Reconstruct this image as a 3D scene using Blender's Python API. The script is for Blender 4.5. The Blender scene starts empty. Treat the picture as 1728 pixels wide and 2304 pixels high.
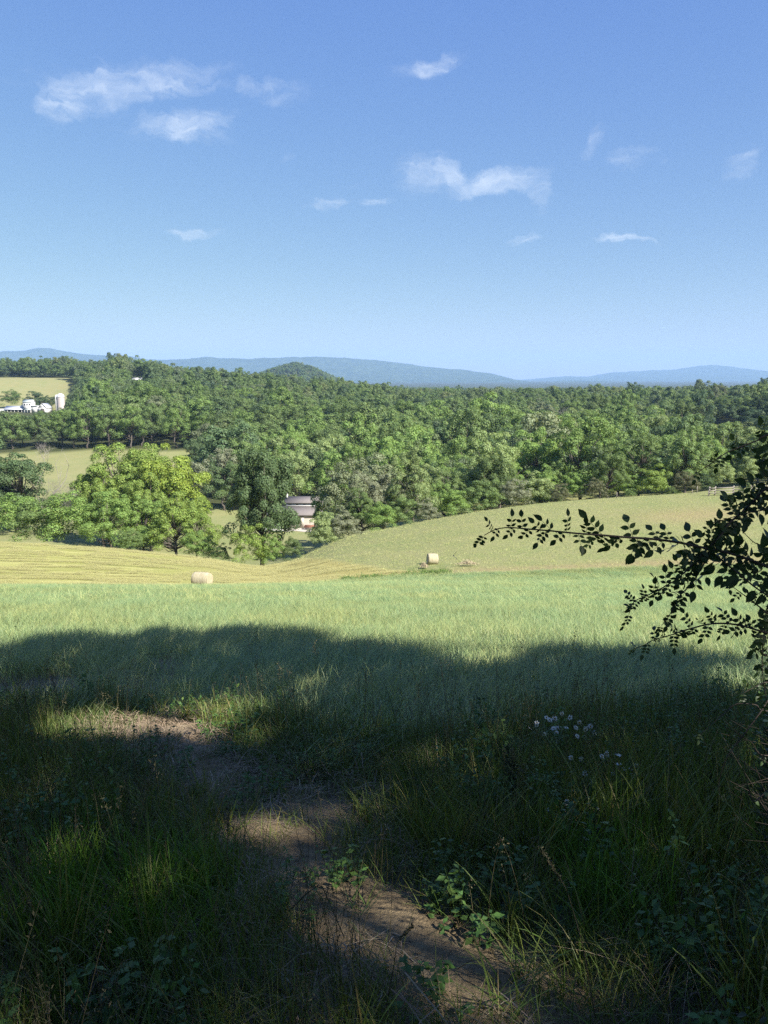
import bpy, math, random
import numpy as np
from mathutils import Vector, Matrix, Euler

SC = bpy.context.scene
COL = SC.collection
R = math.radians
rng = np.random.default_rng(7)
random.seed(7)

# ------------------------------------------------------------------ camera
F_PX = 1740.0                 # focal length in pixels of the 1728 x 2304 photograph
PITCH = R(9.85)
CAM_Z = 1.6
cam_data = bpy.data.cameras.new('camera')
cam_data.sensor_fit = 'VERTICAL'
cam_data.sensor_height = 36.0
cam_data.lens = 36.0 * F_PX / 2304.0
cam_data.clip_start = 0.05
cam_data.clip_end = 60000.0
cam = bpy.data.objects.new('camera', cam_data)
COL.objects.link(cam)
cam.location = (0, 0, CAM_Z)
cam.rotation_euler = (R(90) - PITCH, 0, 0)
SC.camera = cam

# ------------------------------------------------------------------ render / exposure
SC.render.engine = 'CYCLES'
SC.view_settings.view_transform = 'Standard'
SC.view_settings.look = 'None'
SC.view_settings.exposure = 1.30
SC.view_settings.gamma = 1.0
SC.view_settings.use_curve_mapping = False
cy = SC.cycles
cy.use_denoising = False
cy.denoiser = 'OPENIMAGEDENOISE'
cy.max_bounces = 6
cy.diffuse_bounces = 3
cy.glossy_bounces = 2
cy.transmission_bounces = 4
cy.transparent_max_bounces = 8
cy.volume_bounces = 1
cy.use_adaptive_sampling = False
cy.adaptive_threshold = 0.01
cy.sample_clamp_indirect = 6.0
cy.caustics_reflective = False
cy.caustics_refractive = False

# ------------------------------------------------------------------ sun
SUN_AZ, SUN_EL = R(130), R(42)         # azimuth clockwise from the view direction (+Y)
SUN = np.array([math.sin(SUN_AZ) * math.cos(SUN_EL), math.cos(SUN_AZ) * math.cos(SUN_EL), math.sin(SUN_EL)])
sd = bpy.data.lights.new('sun', 'SUN')
sd.energy = 5.0
sd.angle = R(0.53)
sd.color = (1.0, 0.95, 0.86)
sun = bpy.data.objects.new('sun', sd)
COL.objects.link(sun)
sun.rotation_euler = Vector(SUN).to_track_quat('Z', 'Y').to_euler()
sun.location = (30, -15, 40)

def pray(px, py):
    """a pixel of the photograph -> slope (x/y, z/y) of its ray"""
    a = (px - 864.0) / F_PX
    b = (1152.0 - py) / F_PX
    d = math.cos(PITCH) + b * math.sin(PITCH)
    return a / d, (-math.sin(PITCH) + b * math.cos(PITCH)) / d

def at(px, py, y):
    tx, tz = pray(px, py)
    return Vector((tx * y, y, CAM_Z + tz * y))

def P(py, y):
    return CAM_Z + pray(864, py)[1] * y

def to_px(x, y, z):
    fx = x
    dz = z - CAM_Z
    f = y * math.cos(PITCH) - dz * math.sin(PITCH)
    u = y * math.sin(PITCH) + dz * math.cos(PITCH)
    return 864 + F_PX * fx / f, 1152 - F_PX * u / f

# ------------------------------------------------------------------ node helpers
def nn(nt, typ, **kw):
    n = nt.nodes.new(typ)
    for k, v in kw.items():
        if k.startswith('i_'):
            key = k[2:]
            key = int(key) if key.isdigit() else key.replace('_', ' ')
            n.inputs[key].default_value = v
        else:
            setattr(n, k, v)
    return n

def lk(nt, a, b):
    nt.links.new(a, b)

def mathn(nt, op, a, b=None, c=None, clamp=False):
    n = nt.nodes.new('ShaderNodeMath')
    n.operation = op
    n.use_clamp = clamp
    for i, v in enumerate((a, b, c)):
        if v is None: continue
        if hasattr(v, 'node'): nt.links.new(v, n.inputs[i])
        else: n.inputs[i].default_value = v
    return n.outputs[0]

def mixc(nt, fac, a, b, mode='MIX'):
    n = nt.nodes.new('ShaderNodeMix')
    n.data_type = 'RGBA'
    n.blend_type = mode
    for sock, v in ((n.inputs[0], fac), (n.inputs[6], a), (n.inputs[7], b)):
        if hasattr(v, 'node'): nt.links.new(v, sock)
        else: sock.default_value = v if not isinstance(v, tuple) else (tuple(v) + (1,))[:4]
    return n.outputs[2]

def ramp(nt, fac, stops):
    n = nt.nodes.new('ShaderNodeValToRGB')
    cr = n.color_ramp
    while len(cr.elements) < len(stops): cr.elements.new(0.5)
    for e, (p, c) in zip(cr.elements, stops):
        e.position = p
        e.color = (tuple(c) + (1,))[:4] if isinstance(c, tuple) else (c, c, c, 1)
    nt.links.new(fac, n.inputs[0])
    return n.outputs[0]

def new_mat(name):
    m = bpy.data.materials.new(name)
    m.use_nodes = True
    m.node_tree.nodes.clear()
    return m, m.node_tree

# ------------------------------------------------------------------ world: sky with thin clouds
world = bpy.data.worlds.new('World')
SC.world = world
world.use_nodes = True
wt = world.node_tree
wt.nodes.clear()
sky = nn(wt, 'ShaderNodeTexSky', sky_type='NISHITA', sun_disc=False, sun_elevation=SUN_EL, sun_rotation=SUN_AZ,
         altitude=200.0, air_density=1.0, dust_density=0.35, ozone_density=1.4)
tc = nn(wt, 'ShaderNodeTexCoord')
sep = nn(wt, 'ShaderNodeSeparateXYZ'); lk(wt, tc.outputs['Generated'], sep.inputs[0])
azn = mathn(wt, 'ARCTAN2', sep.outputs[0], sep.outputs[1])
eln = mathn(wt, 'ARCSINE', sep.outputs[2])
cmb = nn(wt, 'ShaderNodeCombineXYZ'); lk(wt, azn, cmb.inputs[0]); lk(wt, eln, cmb.inputs[1])
# edge wobble so that no cloud keeps an oval outline
wob = nn(wt, 'ShaderNodeTexNoise', i_Scale=13.0, i_Detail=6.0, i_Roughness=0.62); lk(wt, cmb.outputs[0], wob.inputs['Vector'])
wsub = nn(wt, 'ShaderNodeVectorMath', operation='SUBTRACT'); lk(wt, wob.outputs['Color'], wsub.inputs[0]); wsub.inputs[1].default_value = (.5, .5, .5)
wscl = nn(wt, 'ShaderNodeVectorMath', operation='MULTIPLY'); lk(wt, wsub.outputs[0], wscl.inputs[0]); wscl.inputs[1].default_value = (.085, .055, 0)
wadd = nn(wt, 'ShaderNodeVectorMath', operation='ADD'); lk(wt, cmb.outputs[0], wadd.inputs[0]); lk(wt, wscl.outputs[0], wadd.inputs[1])
CLOUDS = [(300, 180, 200, 34, -7, .85), (150, 218, 72, 40, -10, .85), (230, 195, 110, 40, -8, .8), (455, 158, 95, 24, -12, .55), (415, 283, 112, 36, -4, .85), (345, 292, 50, 28, 0, .5), (620, 200, 90, 26, 2, .66),
          (690, 205, 40, 25, 20, .3), (965, 146, 84, 20, -12, .8), (990, 385, 100, 36, 4, .85), (1120, 408, 110, 30, -4, .9), (1212, 435, 30, 56, 10, .62),
          (745, 453, 46, 17, -5, .75), (850, 451, 44, 14, -8, .75), (445, 515, 66, 11, -2, .75), (1180, 535, 40, 9, 0, .75), (1412, 537, 72, 9, -2, .85),
          (1450, 355, 58, 24, 5, .6), (1668, 365, 26, 50, 30, .6), (1335, 320, 34, 22, -40, .7), (655, 349, 20, 9, 0, .6), (62, 160, 22, 18, 0, .35),
          (60, 340, 70, 60, 0, .12), (790, 400, 60, 18, -15, .25), (930, 440, 40, 20, -30, .2)]
acc = None
for (px, py, rx, ry, rot, s) in CLOUDS:
    tx, tz = pray(px, py)
    az = math.atan(tx); el = math.atan2(tz, math.hypot(1, tx))
    mp = nn(wt, 'ShaderNodeMapping', vector_type='TEXTURE')
    mp.inputs['Location'].default_value = (az, el, 0)
    mp.inputs['Rotation'].default_value = (0, 0, R(-rot))
    q = 1.25 / F_PX * math.cos(el) ** 0.5
    mp.inputs['Scale'].default_value = (rx * q, ry * q, 1)
    lk(wt, wadd.outputs[0], mp.inputs['Vector'])
    ln = nn(wt, 'ShaderNodeVectorMath', operation='LENGTH'); lk(wt, mp.outputs[0], ln.inputs[0])
    mr = nn(wt, 'ShaderNodeMapRange', interpolation_type='SMOOTHSTEP')
    lk(wt, ln.outputs['Value'], mr.inputs[0])
    for i, v in enumerate((1.35, 0.25, 0.0, min(1.0, s * 1.2))): mr.inputs[i + 1].default_value = v
    acc = mr.outputs[0] if acc is None else mathn(wt, 'MAXIMUM', acc, mr.outputs[0])
# wispy fibres
mp = nn(wt, 'ShaderNodeMapping'); mp.inputs['Rotation'].default_value = (0, 0, R(-24)); mp.inputs['Scale'].default_value = (9, 40, 1)
lk(wt, wadd.outputs[0], mp.inputs['Vector'])
n1 = nn(wt, 'ShaderNodeTexNoise', i_Scale=1.6, i_Detail=9.0, i_Roughness=0.62, i_Distortion=0.7); lk(wt, mp.outputs[0], n1.inputs['Vector'])
n2 = nn(wt, 'ShaderNodeTexNoise', i_Scale=26.0, i_Detail=8.0, i_Roughness=0.6, i_Distortion=0.3); lk(wt, wadd.outputs[0], n2.inputs['Vector'])
fib = mathn(wt, 'ADD', mathn(wt, 'MULTIPLY', n1.outputs[0], .6), mathn(wt, 'MULTIPLY', n2.outputs[0], .4))
fib = mathn(wt, 'SUBTRACT', fib, 0.5)
cl = mathn(wt, 'ADD', mathn(wt, 'SUBTRACT', acc, 0.33), mathn(wt, 'MULTIPLY', fib, 3.2))
mr = nn(wt, 'ShaderNodeMapRange', interpolation_type='SMOOTHSTEP'); lk(wt, cl, mr.inputs[0])
for i, v in enumerate((0.0, 1.45, 0.0, 1.0)): mr.inputs[i + 1].default_value = v
cm = mathn(wt, 'MULTIPLY', mr.outputs[0], mathn(wt, 'MULTIPLY', acc, 0.54, clamp=True))
gam = nn(wt, 'ShaderNodeGamma', i_Gamma=0.64); lk(wt, sky.outputs[0], gam.inputs[0])
tint = nn(wt, 'ShaderNodeVectorMath', operation='MULTIPLY'); lk(wt, gam.outputs[0], tint.inputs[0]); tint.inputs[1].default_value = (1.30, 1.35, 1.66)
hsv = nn(wt, 'ShaderNodeHueSaturation', i_Saturation=1.25, i_Value=1.0); lk(wt, tint.outputs[0], hsv.inputs['Color'])
sc3 = nn(wt, 'ShaderNodeSeparateColor'); lk(wt, hsv.outputs[0], sc3.inputs[0])
cc3 = nn(wt, 'ShaderNodeCombineColor'); lk(wt, mathn(wt, 'MULTIPLY', sc3.outputs[0], .85), cc3.inputs[0]); lk(wt, mathn(wt, 'MULTIPLY', mathn(wt, 'POWER', mathn(wt, 'DIVIDE', sc3.outputs[1], 1.9), .93), 1.76), cc3.inputs[1])
lk(wt, mathn(wt, 'MULTIPLY', mathn(wt, 'POWER', mathn(wt, 'DIVIDE', sc3.outputs[2], 4.2), .22), 3.95), cc3.inputs[2])
skyc = mixc(wt, cm, cc3.outputs[0], (6.1, 6.5, 6.9))
SKY_OUT = skyc
bg = nn(wt, 'ShaderNodeBackground'); bg.inputs[1].default_value = 0.073
lk(wt, skyc, bg.inputs[0])
wo = nn(wt, 'ShaderNodeOutputWorld'); lk(wt, bg.outputs[0], wo.inputs[0])

# ------------------------------------------------------------------ object helpers
def link(o, parent=None):
    COL.objects.link(o)
    if parent is not None: o.parent = parent
    return o

def tag(o, label=None, cat=None, group=None, kind=None):
    if label: o['label'] = label
    if cat: o['category'] = cat
    if group: o['group'] = group
    if kind: o['kind'] = kind
    return o

def empty(name, loc, rz=0.0):
    o = bpy.data.objects.new(name, None)
    o.empty_display_size = 0.2
    COL.objects.link(o)
    o.location = loc
    o.rotation_euler = (0, 0, rz)
    return o

def mesh_np(name, V, Fs, mats=(), smooth=False, attrs=None, mi=None):
    """V (n,3); Fs: one array or a list of arrays of faces (m,3) / (m,4)"""
    V = np.asarray(V, dtype=np.float32)
    if not isinstance(Fs, (list, tuple)): Fs = [Fs]
    Fs = [np.asarray(f, dtype=np.int32) for f in Fs if len(f)]
    me = bpy.data.meshes.new(name)
    me.vertices.add(len(V))
    me.vertices.foreach_set('co', V.ravel())
    loops = np.concatenate([f.ravel() for f in Fs])
    tot = np.concatenate([np.full(len(f), f.shape[1], dtype=np.int32) for f in Fs])
    start = np.concatenate([[0], np.cumsum(tot)[:-1]]).astype(np.int32)
    me.loops.add(len(loops))
    me.loops.foreach_set('vertex_index', loops)
    me.polygons.add(len(tot))
    me.polygons.foreach_set('loop_start', start)
    me.polygons.foreach_set('loop_total', tot)
    if mi is not None: me.polygons.foreach_set('material_index', np.asarray(mi, dtype=np.int32))
    for m in mats: me.materials.append(m)
    me.update(calc_edges=True)
    if smooth: me.polygons.foreach_set('use_smooth', np.ones(len(tot), dtype=bool))
    if attrs:
        for k, v in attrs.items():
            v = np.asarray(v, dtype=np.float32)
            if v.ndim == 1:
                a = me.attributes.new(k, 'FLOAT', 'POINT'); a.data.foreach_set('value', v)
            else:
                a = me.attributes.new(k, 'FLOAT_COLOR', 'POINT'); a.data.foreach_set('color', v.ravel())
    return me

class Geo:
    """collects shapes for ONE mesh"""
    def __init__(s): s.v = []; s.q = []; s.t = []; s.n = 0
    def add(s, V, q=None, t=None):
        V = np.asarray(V, dtype=float)
        if q is not None and len(q): s.q.append(np.asarray(q) + s.n)
        if t is not None and len(t): s.t.append(np.asarray(t) + s.n)
        s.v.append(V); s.n += len(V)
    def box(s, c, d, rz=0.0, top=1.0):
        x, y, z = [k / 2 for k in d]
        V = np.array([[-x, -y, -z], [x, -y, -z], [x, y, -z], [-x, y, -z], [-x * top, -y * top, z], [x * top, -y * top, z], [x * top, y * top, z], [-x * top, y * top, z]])
        if rz: V = V @ np.array([[math.cos(rz), math.sin(rz), 0], [-math.sin(rz), math.cos(rz), 0], [0, 0, 1]])
        s.add(V + np.array(c), q=[[0, 3, 2, 1], [4, 5, 6, 7], [0, 1, 5, 4], [1, 2, 6, 5], [2, 3, 7, 6], [3, 0, 4, 7]])
    def tube(s, pts, rad, n=6, cap=True):
        V, q, t = tube(pts, rad, n, cap)
        s.add(V, q, t)
    def build(s, name, mat, smooth=False):
        return mesh_np(name, np.concatenate(s.v), [np.concatenate(a) for a in (s.q, s.t) if a], [mat] if mat else [], smooth)
    def obj(s, name, mat, parent=None, smooth=False):
        return link(bpy.data.objects.new(name, s.build(name, mat, smooth)), parent)

def tube(pts, rad, n=6, cap=True):
    pts = np.asarray(pts, dtype=float)
    m = len(pts)
    rad = np.broadcast_to(np.asarray(rad, dtype=float), (m,))
    tan = np.gradient(pts, axis=0)
    tan /= np.linalg.norm(tan, axis=1)[:, None] + 1e-9
    ref = np.array([0, 0, 1.0]) if abs(tan[0][2]) < .9 else np.array([1.0, 0, 0])
    V = np.zeros((m, n, 3))
    ang = np.linspace(0, 2 * math.pi, n, endpoint=False)
    u = np.cross(tan[0], ref); u /= np.linalg.norm(u)
    for i in range(m):
        u = u - tan[i] * np.dot(u, tan[i]); u /= np.linalg.norm(u) + 1e-9
        w = np.cross(tan[i], u)
        V[i] = pts[i] + rad[i] * (np.cos(ang)[:, None] * u + np.sin(ang)[:, None] * w)
    V = V.reshape(-1, 3)
    i = np.arange(m - 1)[:, None]; j = np.arange(n)[None]
    q = np.stack([i * n + j, i * n + (j + 1) % n, (i + 1) * n + (j + 1) % n, (i + 1) * n + j], -1).reshape(-1, 4)
    t = []
    if cap:
        V = np.concatenate([V, pts[:1], pts[-1:]])
        a = m * n
        t = [[a, (k + 1) % n, k] for k in range(n)] + [[a + 1, (m - 1) * n + k, (m - 1) * n + (k + 1) % n] for k in range(n)]
    return V, q, t

def rnd_dirs(rg, n):
    d = rg.normal(size=(n, 3))
    return d / np.linalg.norm(d, axis=1)[:, None]

def leaf_quads(rg, C, N, size, aspect=0.62):
    """diamond leaves centred at C with normals N"""
    n = len(C)
    N = N / (np.linalg.norm(N, axis=1)[:, None] + 1e-9)
    r = rnd_dirs(rg, n)
    u = np.cross(N, r); u /= np.linalg.norm(u, axis=1)[:, None] + 1e-9
    w = np.cross(N, u)
    s = np.broadcast_to(size, (n,))[:, None] * .5
    bend = N * s * .25
    V = np.stack([C - u * s - bend, C + w * s * aspect, C + u * s - bend, C - w * s * aspect], 1).reshape(-1, 3)
    q = np.arange(n * 4).reshape(-1, 4)
    return V, q

def blades(rg, base, h, w, lean, curl, seg=3, az=None, droop=0.0):
    """grass blades: base (n,3), heights, widths, lean, curl -> one mesh of ribbons"""
    n = len(base)
    if az is None: az = rg.uniform(0, 2 * math.pi, n)
    d = np.stack([np.cos(az), np.sin(az), np.zeros(n)], 1)
    fa = az + math.pi / 2 + rg.normal(0, .5, n)
    wv = np.stack([np.cos(fa), np.sin(fa), np.zeros(n)], 1)
    V = np.zeros((n, 2 * seg + 1, 3))
    for k in range(seg + 1):
        s = k / seg
        off = lean * s + curl * s * s
        z = h * (s - droop * s ** 3) / max(1e-6, 1.0)
        p = base + d * (off * h)[:, None] + np.array([0, 0, 1.0]) * z[:, None]
        ww = w * (1 - s) ** 0.6 * (1.0 if k else .7) * .5
        if k < seg:
            V[:, 2 * k] = p - wv * ww[:, None]
            V[:, 2 * k + 1] = p + wv * ww[:, None]
        else:
            V[:, 2 * seg] = p
    o = np.arange(n)[:, None, None] * (2 * seg + 1)
    q = np.array([[2 * k, 2 * k + 1, 2 * k + 3, 2 * k + 2] for k in range(seg - 1)])[None] + o
    t = np.array([[2 * seg - 2, 2 * seg - 1, 2 * seg]])[None] + o
    return V.reshape(-1, 3), q.reshape(-1, 4), t.reshape(-1, 3)

# scatter: point mesh + geometry nodes that place the meshes of a hidden collection
def scatter(name, pos, rot, scl, idx, sources, label, zs=None):
    coll = bpy.data.collections.new(name + '_sources')
    for i, me in enumerate(sources):
        coll.objects.link(bpy.data.objects.new('%s_source_%02d' % (name, i), me))
    n = len(pos)
    me = bpy.data.meshes.new(name)
    me.vertices.add(n)
    me.vertices.foreach_set('co', np.asarray(pos, dtype=np.float32).ravel())
    a = me.attributes.new('rot', 'FLOAT_VECTOR', 'POINT'); a.data.foreach_set('vector', np.asarray(rot, dtype=np.float32).ravel())
    sv = np.repeat(np.asarray(scl, dtype=np.float32)[:, None], 3, 1)
    if zs is not None: sv[:, 2] = zs
    a = me.attributes.new('scl', 'FLOAT_VECTOR', 'POINT'); a.data.foreach_set('vector', sv.ravel())
    a = me.attributes.new('idx', 'INT', 'POINT'); a.data.foreach_set('value', np.asarray(idx, dtype=np.int32))
    ng = bpy.data.node_groups.new(name, 'GeometryNodeTree')
    ng.interface.new_socket('Geometry', in_out='INPUT', socket_type='NodeSocketGeometry')
    ng.interface.new_socket('Geometry', in_out='OUTPUT', socket_type='NodeSocketGeometry')
    gi = ng.nodes.new('NodeGroupInput'); go = ng.nodes.new('NodeGroupOutput')
    ip = ng.nodes.new('GeometryNodeInstanceOnPoints')
    ci = ng.nodes.new('GeometryNodeCollectionInfo')
    ci.inputs['Collection'].default_value = coll
    ci.inputs['Separate Children'].default_value = True
    ci.inputs['Reset Children'].default_value = True
    def attr(nm, typ):
        a = ng.nodes.new('GeometryNodeInputNamedAttribute'); a.data_type = typ; a.inputs[0].default_value = nm
        return [o for o in a.outputs if o.enabled][0]
    er = ng.nodes.new('FunctionNodeEulerToRotation')
    ng.links.new(attr('rot', 'FLOAT_VECTOR'), er.inputs[0])
    ng.links.new(gi.outputs[0], ip.inputs['Points'])
    ng.links.new(ci.outputs[0], ip.inputs['Instance'])
    ip.inputs['Pick Instance'].default_value = True
    ng.links.new(attr('idx', 'INT'), ip.inputs['Instance Index'])
    ng.links.new(er.outputs[0], ip.inputs['Rotation'])
    ng.links.new(attr('scl', 'FLOAT_VECTOR'), ip.inputs['Scale'])
    ng.links.new(ip.outputs[0], go.inputs[0])
    o = link(bpy.data.objects.new(name, me))
    md = o.modifiers.new('scatter', 'NODES'); md.node_group = ng
    tag(o, label, None, None, 'stuff')
    return o

# ------------------------------------------------------------------ terrain height
def pchip(xk, yk, x):
    xk = np.asarray(xk, float); yk = np.asarray(yk, float)
    h = np.diff(xk); d = np.diff(yk) / h
    m = np.zeros(len(xk))
    for i in range(1, len(xk) - 1):
        if d[i - 1] * d[i] > 0:
            w1 = 2 * h[i] + h[i - 1]; w2 = h[i] + 2 * h[i - 1]
            m[i] = (w1 + w2) / (w1 / d[i - 1] + w2 / d[i])
    m[0] = d[0]; m[-1] = d[-1]
    x = np.clip(x, xk[0], xk[-1])
    i = np.clip(np.searchsorted(xk, x) - 1, 0, len(h) - 1)
    s = (x - xk[i]) / h[i]
    return ((1 + 2 * s) * (1 - s) ** 2) * yk[i] + s * (1 - s) ** 2 * h[i] * m[i] + s * s * (3 - 2 * s) * yk[i + 1] + s * s * (s - 1) * h[i] * m[i + 1]

NEAR = [(-6, 1.2), (-3, .705), (0, 0), (20, -4.7), (36, -8.5)]
FAR_ = [(1000, -28), (1400, -37), (4000, -42)]
COLS = {
    -400: NEAR + [(53, P(1306, 53) - .34), (95, P(1210, 95)), (112, -21), (140, -27), (180, -30), (230, -27), (285, -21), (350, -19), (480, -17), (560, -12), (700, 5), (780, 5)] + FAR_,
    0:    NEAR + [(53, P(1312, 53) - .34), (95, P(1221, 95)), (112, -22.5), (140, -28.5), (180, -31), (230, P(1085, 230)), (285, P(1016, 285)), (350, -22), (480, -20.5), (560, P(905, 560)), (700, P(846, 700)), (780, 4)] + FAR_,
    165:  NEAR + [(53, P(1313, 53) - .34), (93, P(1229, 93)), (110, -23), (138, -28.6), (180, -31), (228, P(1085, 228)), (283, P(1016, 283)), (350, -22), (480, -20.5), (560, P(905, 560)), (700, P(850, 700)), (780, 3)] + FAR_,
    300:  NEAR + [(53, P(1314, 53) - .34), (90, P(1240, 90)), (108, -23.5), (135, -28.8), (180, -31), (225, P(1085, 225)), (280, P(1016, 280)), (350, -20), (480, -12), (600, 0), (700, -1)] + FAR_,
    450:  NEAR + [(53, P(1312, 53) - .34), (87, P(1257, 87)), (103, -23.5), (130, P(1247, 130)), (170, P(1175, 170)), (230, -29), (280, -25), (400, -19), (600, -8), (700, -9)] + FAR_,
    600:  NEAR + [(53, P(1310, 53) - .34), (84, P(1274, 84)), (99, -23.2), (130, -28.6), (165, P(1187, 165)), (230, -30), (400, -20), (600, -9), (700, -11)] + FAR_,
    760:  NEAR + [(53, P(1301, 53) - .34), (95, P(1217, 95)), (111, -22.5), (135, -28), (165, P(1187, 165)), (250, -28), (400, -22.5), (560, -15.6), (700, -18.5)] + FAR_,
    960:  NEAR + [(55, P(1287, 55) - .34), (102, P(1173, 102)), (119, -20.8), (140, -25), (175, -28.5), (250, -27.5), (400, -25), (560, -20.0), (700, -24)] + FAR_,
    1200: NEAR + [(57, P(1279, 57) - .34), (106, P(1137, 106)), (123, -18.8), (146, -23.5), (180, -27), (250, -27), (400, -25), (560, -20.2), (700, -24)] + FAR_,
    1500: NEAR + [(59, P(1268, 59) - .34), (108, P(1116, 108)), (124, -17.2), (150, -21.5), (190, -25), (250, -25), (400, -23.5), (560, -19.4), (700, -23)] + FAR_,
    1728: NEAR + [(60, P(1263, 60) - .34), (110, P(1102, 110)), (126, -15.4), (150, -18.5), (190, -21.5), (250, -20), (350, P(945, 350)), (560, -18.2), (700, -22)] + FAR_,
    2200: NEAR + [(60, P(1255, 60) - .34), (110, P(1090, 110)), (126, -14.4), (150, -17.5), (190, -20.5), (250, -19), (350, -16.3), (560, -18), (700, -21)] + FAR_,
}
CK = sorted(COLS)
CT = np.array([(p - 864) / F_PX * 1.015 for p in CK])

def fnoise(x, y, s, seed=0):
    """cheap smooth noise from sines, about -1..1"""
    r = np.random.default_rng(100 + seed)
    o = 0
    for k in range(5):
        a = r.uniform(0, 6.28); f = (1 + .6 * k) / s; ph = r.uniform(0, 6.28, 2)
        o = o + np.sin((x * math.cos(a) + y * math.sin(a)) * f * 6.28 + ph[0]) * np.cos((y * math.cos(a + 1) - x * math.sin(a + 1)) * f * 4.4 + ph[1]) / (1 + .6 * k)
    return o / 1.8

def zt(x, y):
    x = np.asarray(x, float); y = np.asarray(y, float)
    sh = np.broadcast(x, y).shape
    x = np.broadcast_to(x, sh).ravel(); y = np.broadcast_to(y, sh).ravel()
    ye = np.maximum(y, 8.0)
    t = np.clip(x / ye, CT[0], CT[-1])
    Z = np.stack([pchip([k[0] for k in COLS[c]], [k[1] for k in COLS[c]], y) for c in CK])
    m = np.gradient(Z, CT, axis=0)
    i = np.clip(np.searchsorted(CT, t) - 1, 0, len(CT) - 2)
    j = np.arange(len(t))
    h = CT[i + 1] - CT[i]
    s = (t - CT[i]) / h
    z = ((1 + 2 * s) * (1 - s) ** 2) * Z[i, j] + s * (1 - s) ** 2 * h * m[i, j] + s * s * (3 - 2 * s) * Z[i + 1, j] + s * s * (s - 1) * h * m[i + 1, j]
    # far wooded cone hill and rolling ground
    cx = at(667, 811, 1900).x
    dx = x - cx
    sg = np.where(dx < 0, 120.0, 95.0)
    hill = 68 * np.exp(-(dx / sg) ** 2) * .62 + 68 * .38 * np.exp(-np.abs(dx) / np.where(dx < 0, 190.0, 180.0))
    z = z + hill * np.exp(-((y - 1900) / 260) ** 2)
    z = z + fnoise(x, y, 260, 3) * 2.2 * np.clip((y - 320) / 600, 0, 1)
    z = z + fnoise(x, y, 9, 4) * .05 * np.clip((y - 2) / 20, 0, 1) + fnoise(x, y, 1.9, 5) * .012 * np.exp(-np.maximum(y, 0) / 25)
    return z.reshape(sh) if sh else float(z[0])

def zt1(x, y): return float(zt(np.array([x]), np.array([y]))[0])

def gpx(px, py, y0=2.0, y1=130.0):
    """first ground point seen at a pixel"""
    tx, tz = pray(px, py)
    ys = np.geomspace(y0, y1, 600)
    d = CAM_Z + tz * ys - zt(tx * ys, ys)
    i = int(np.argmax(d <= 0)) if (d <= 0).any() else len(ys) - 1
    return tx * ys[i], ys[i]

# ---- lines in the plan: crop edge and hay / meadow border
EDGE_T = CT; EDGE_Y = np.array([53, 53, 53, 53, 53, 53, 53, 55, 57, 59, 60, 60.])
def edge_y(t): return np.interp(t, EDGE_T, EDGE_Y)
CREST_Y = np.array([95, 95, 93, 90, 87, 84, 95, 102, 106, 108, 110, 110.])
def crest_y(t): return np.interp(t, CT, CREST_Y)
def hay_amount(x, y):
    """1 on the cut hay field at the left, 0 on the right-hand meadow"""
    t = x / np.maximum(y, 8)
    xb = np.interp(y, [50, 53, 60, 70, 80, 86, 100], [16, 7, 0.5, -4.5, -8.5, -10.8, -14])
    return np.clip((xb - x) / 1.5 + .5, 0, 1)

# ---- the trodden bare path, traced on the ground
PATH_PX = [(335, 1655, .40), (420, 1690, .22), (500, 1760, .10), (570, 1840, .09), (640, 1915, .16), (710, 1990, .16), (780, 2060, .15), (900, 2120, .22), (1030, 2200, .16), (1160, 2290, .15)]
PATH = []
for px, py, w in PATH_PX:
    gx, gy = gpx(px, py); PATH.append((gx, gy, w))
PATH.append((PATH[-1][0] + .35, PATH[-1][1] - .9, .2)); PATH.append((PATH[-1][0] + .4, PATH[-1][1] - 1.4, .35))
PATH = np.array(PATH)
def path_d(x, y):
    """distance to the path edge, negative inside"""
    x = np.asarray(x, float); y = np.asarray(y, float)
    best = np.full(x.shape, 1e9)
    for a, b in zip(PATH[:-1], PATH[1:]):
        d = b[:2] - a[:2]; L = d @ d
        s = np.clip(((x - a[0]) * d[0] + (y - a[1]) * d[1]) / L, 0, 1)
        w = a[2] + (b[2] - a[2]) * s
        best = np.minimum(best, np.hypot(x - a[0] - s * d[0], y - a[1] - s * d[1]) - w)
    # bare spot at the left edge and a faint wheel track leading on
    for px, py, r in ((30, 1560, .42), (350, 1540, .22), (350, 1500, .18), (700, 1842, .15)):
        g = BARESPOT[(px, py)]
        best = np.minimum(best, np.hypot((x - g[0]), (y - g[1]) * .6) - r)
    return best + fnoise(x, y, 1.1, 9) * .13 + fnoise(x, y, .38, 10) * .06
BARESPOT = {(30, 1560): gpx(30, 1560), (350, 1540): gpx(350, 1540), (350, 1500): gpx(350, 1500), (700, 1842): gpx(700, 1842)}

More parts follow.
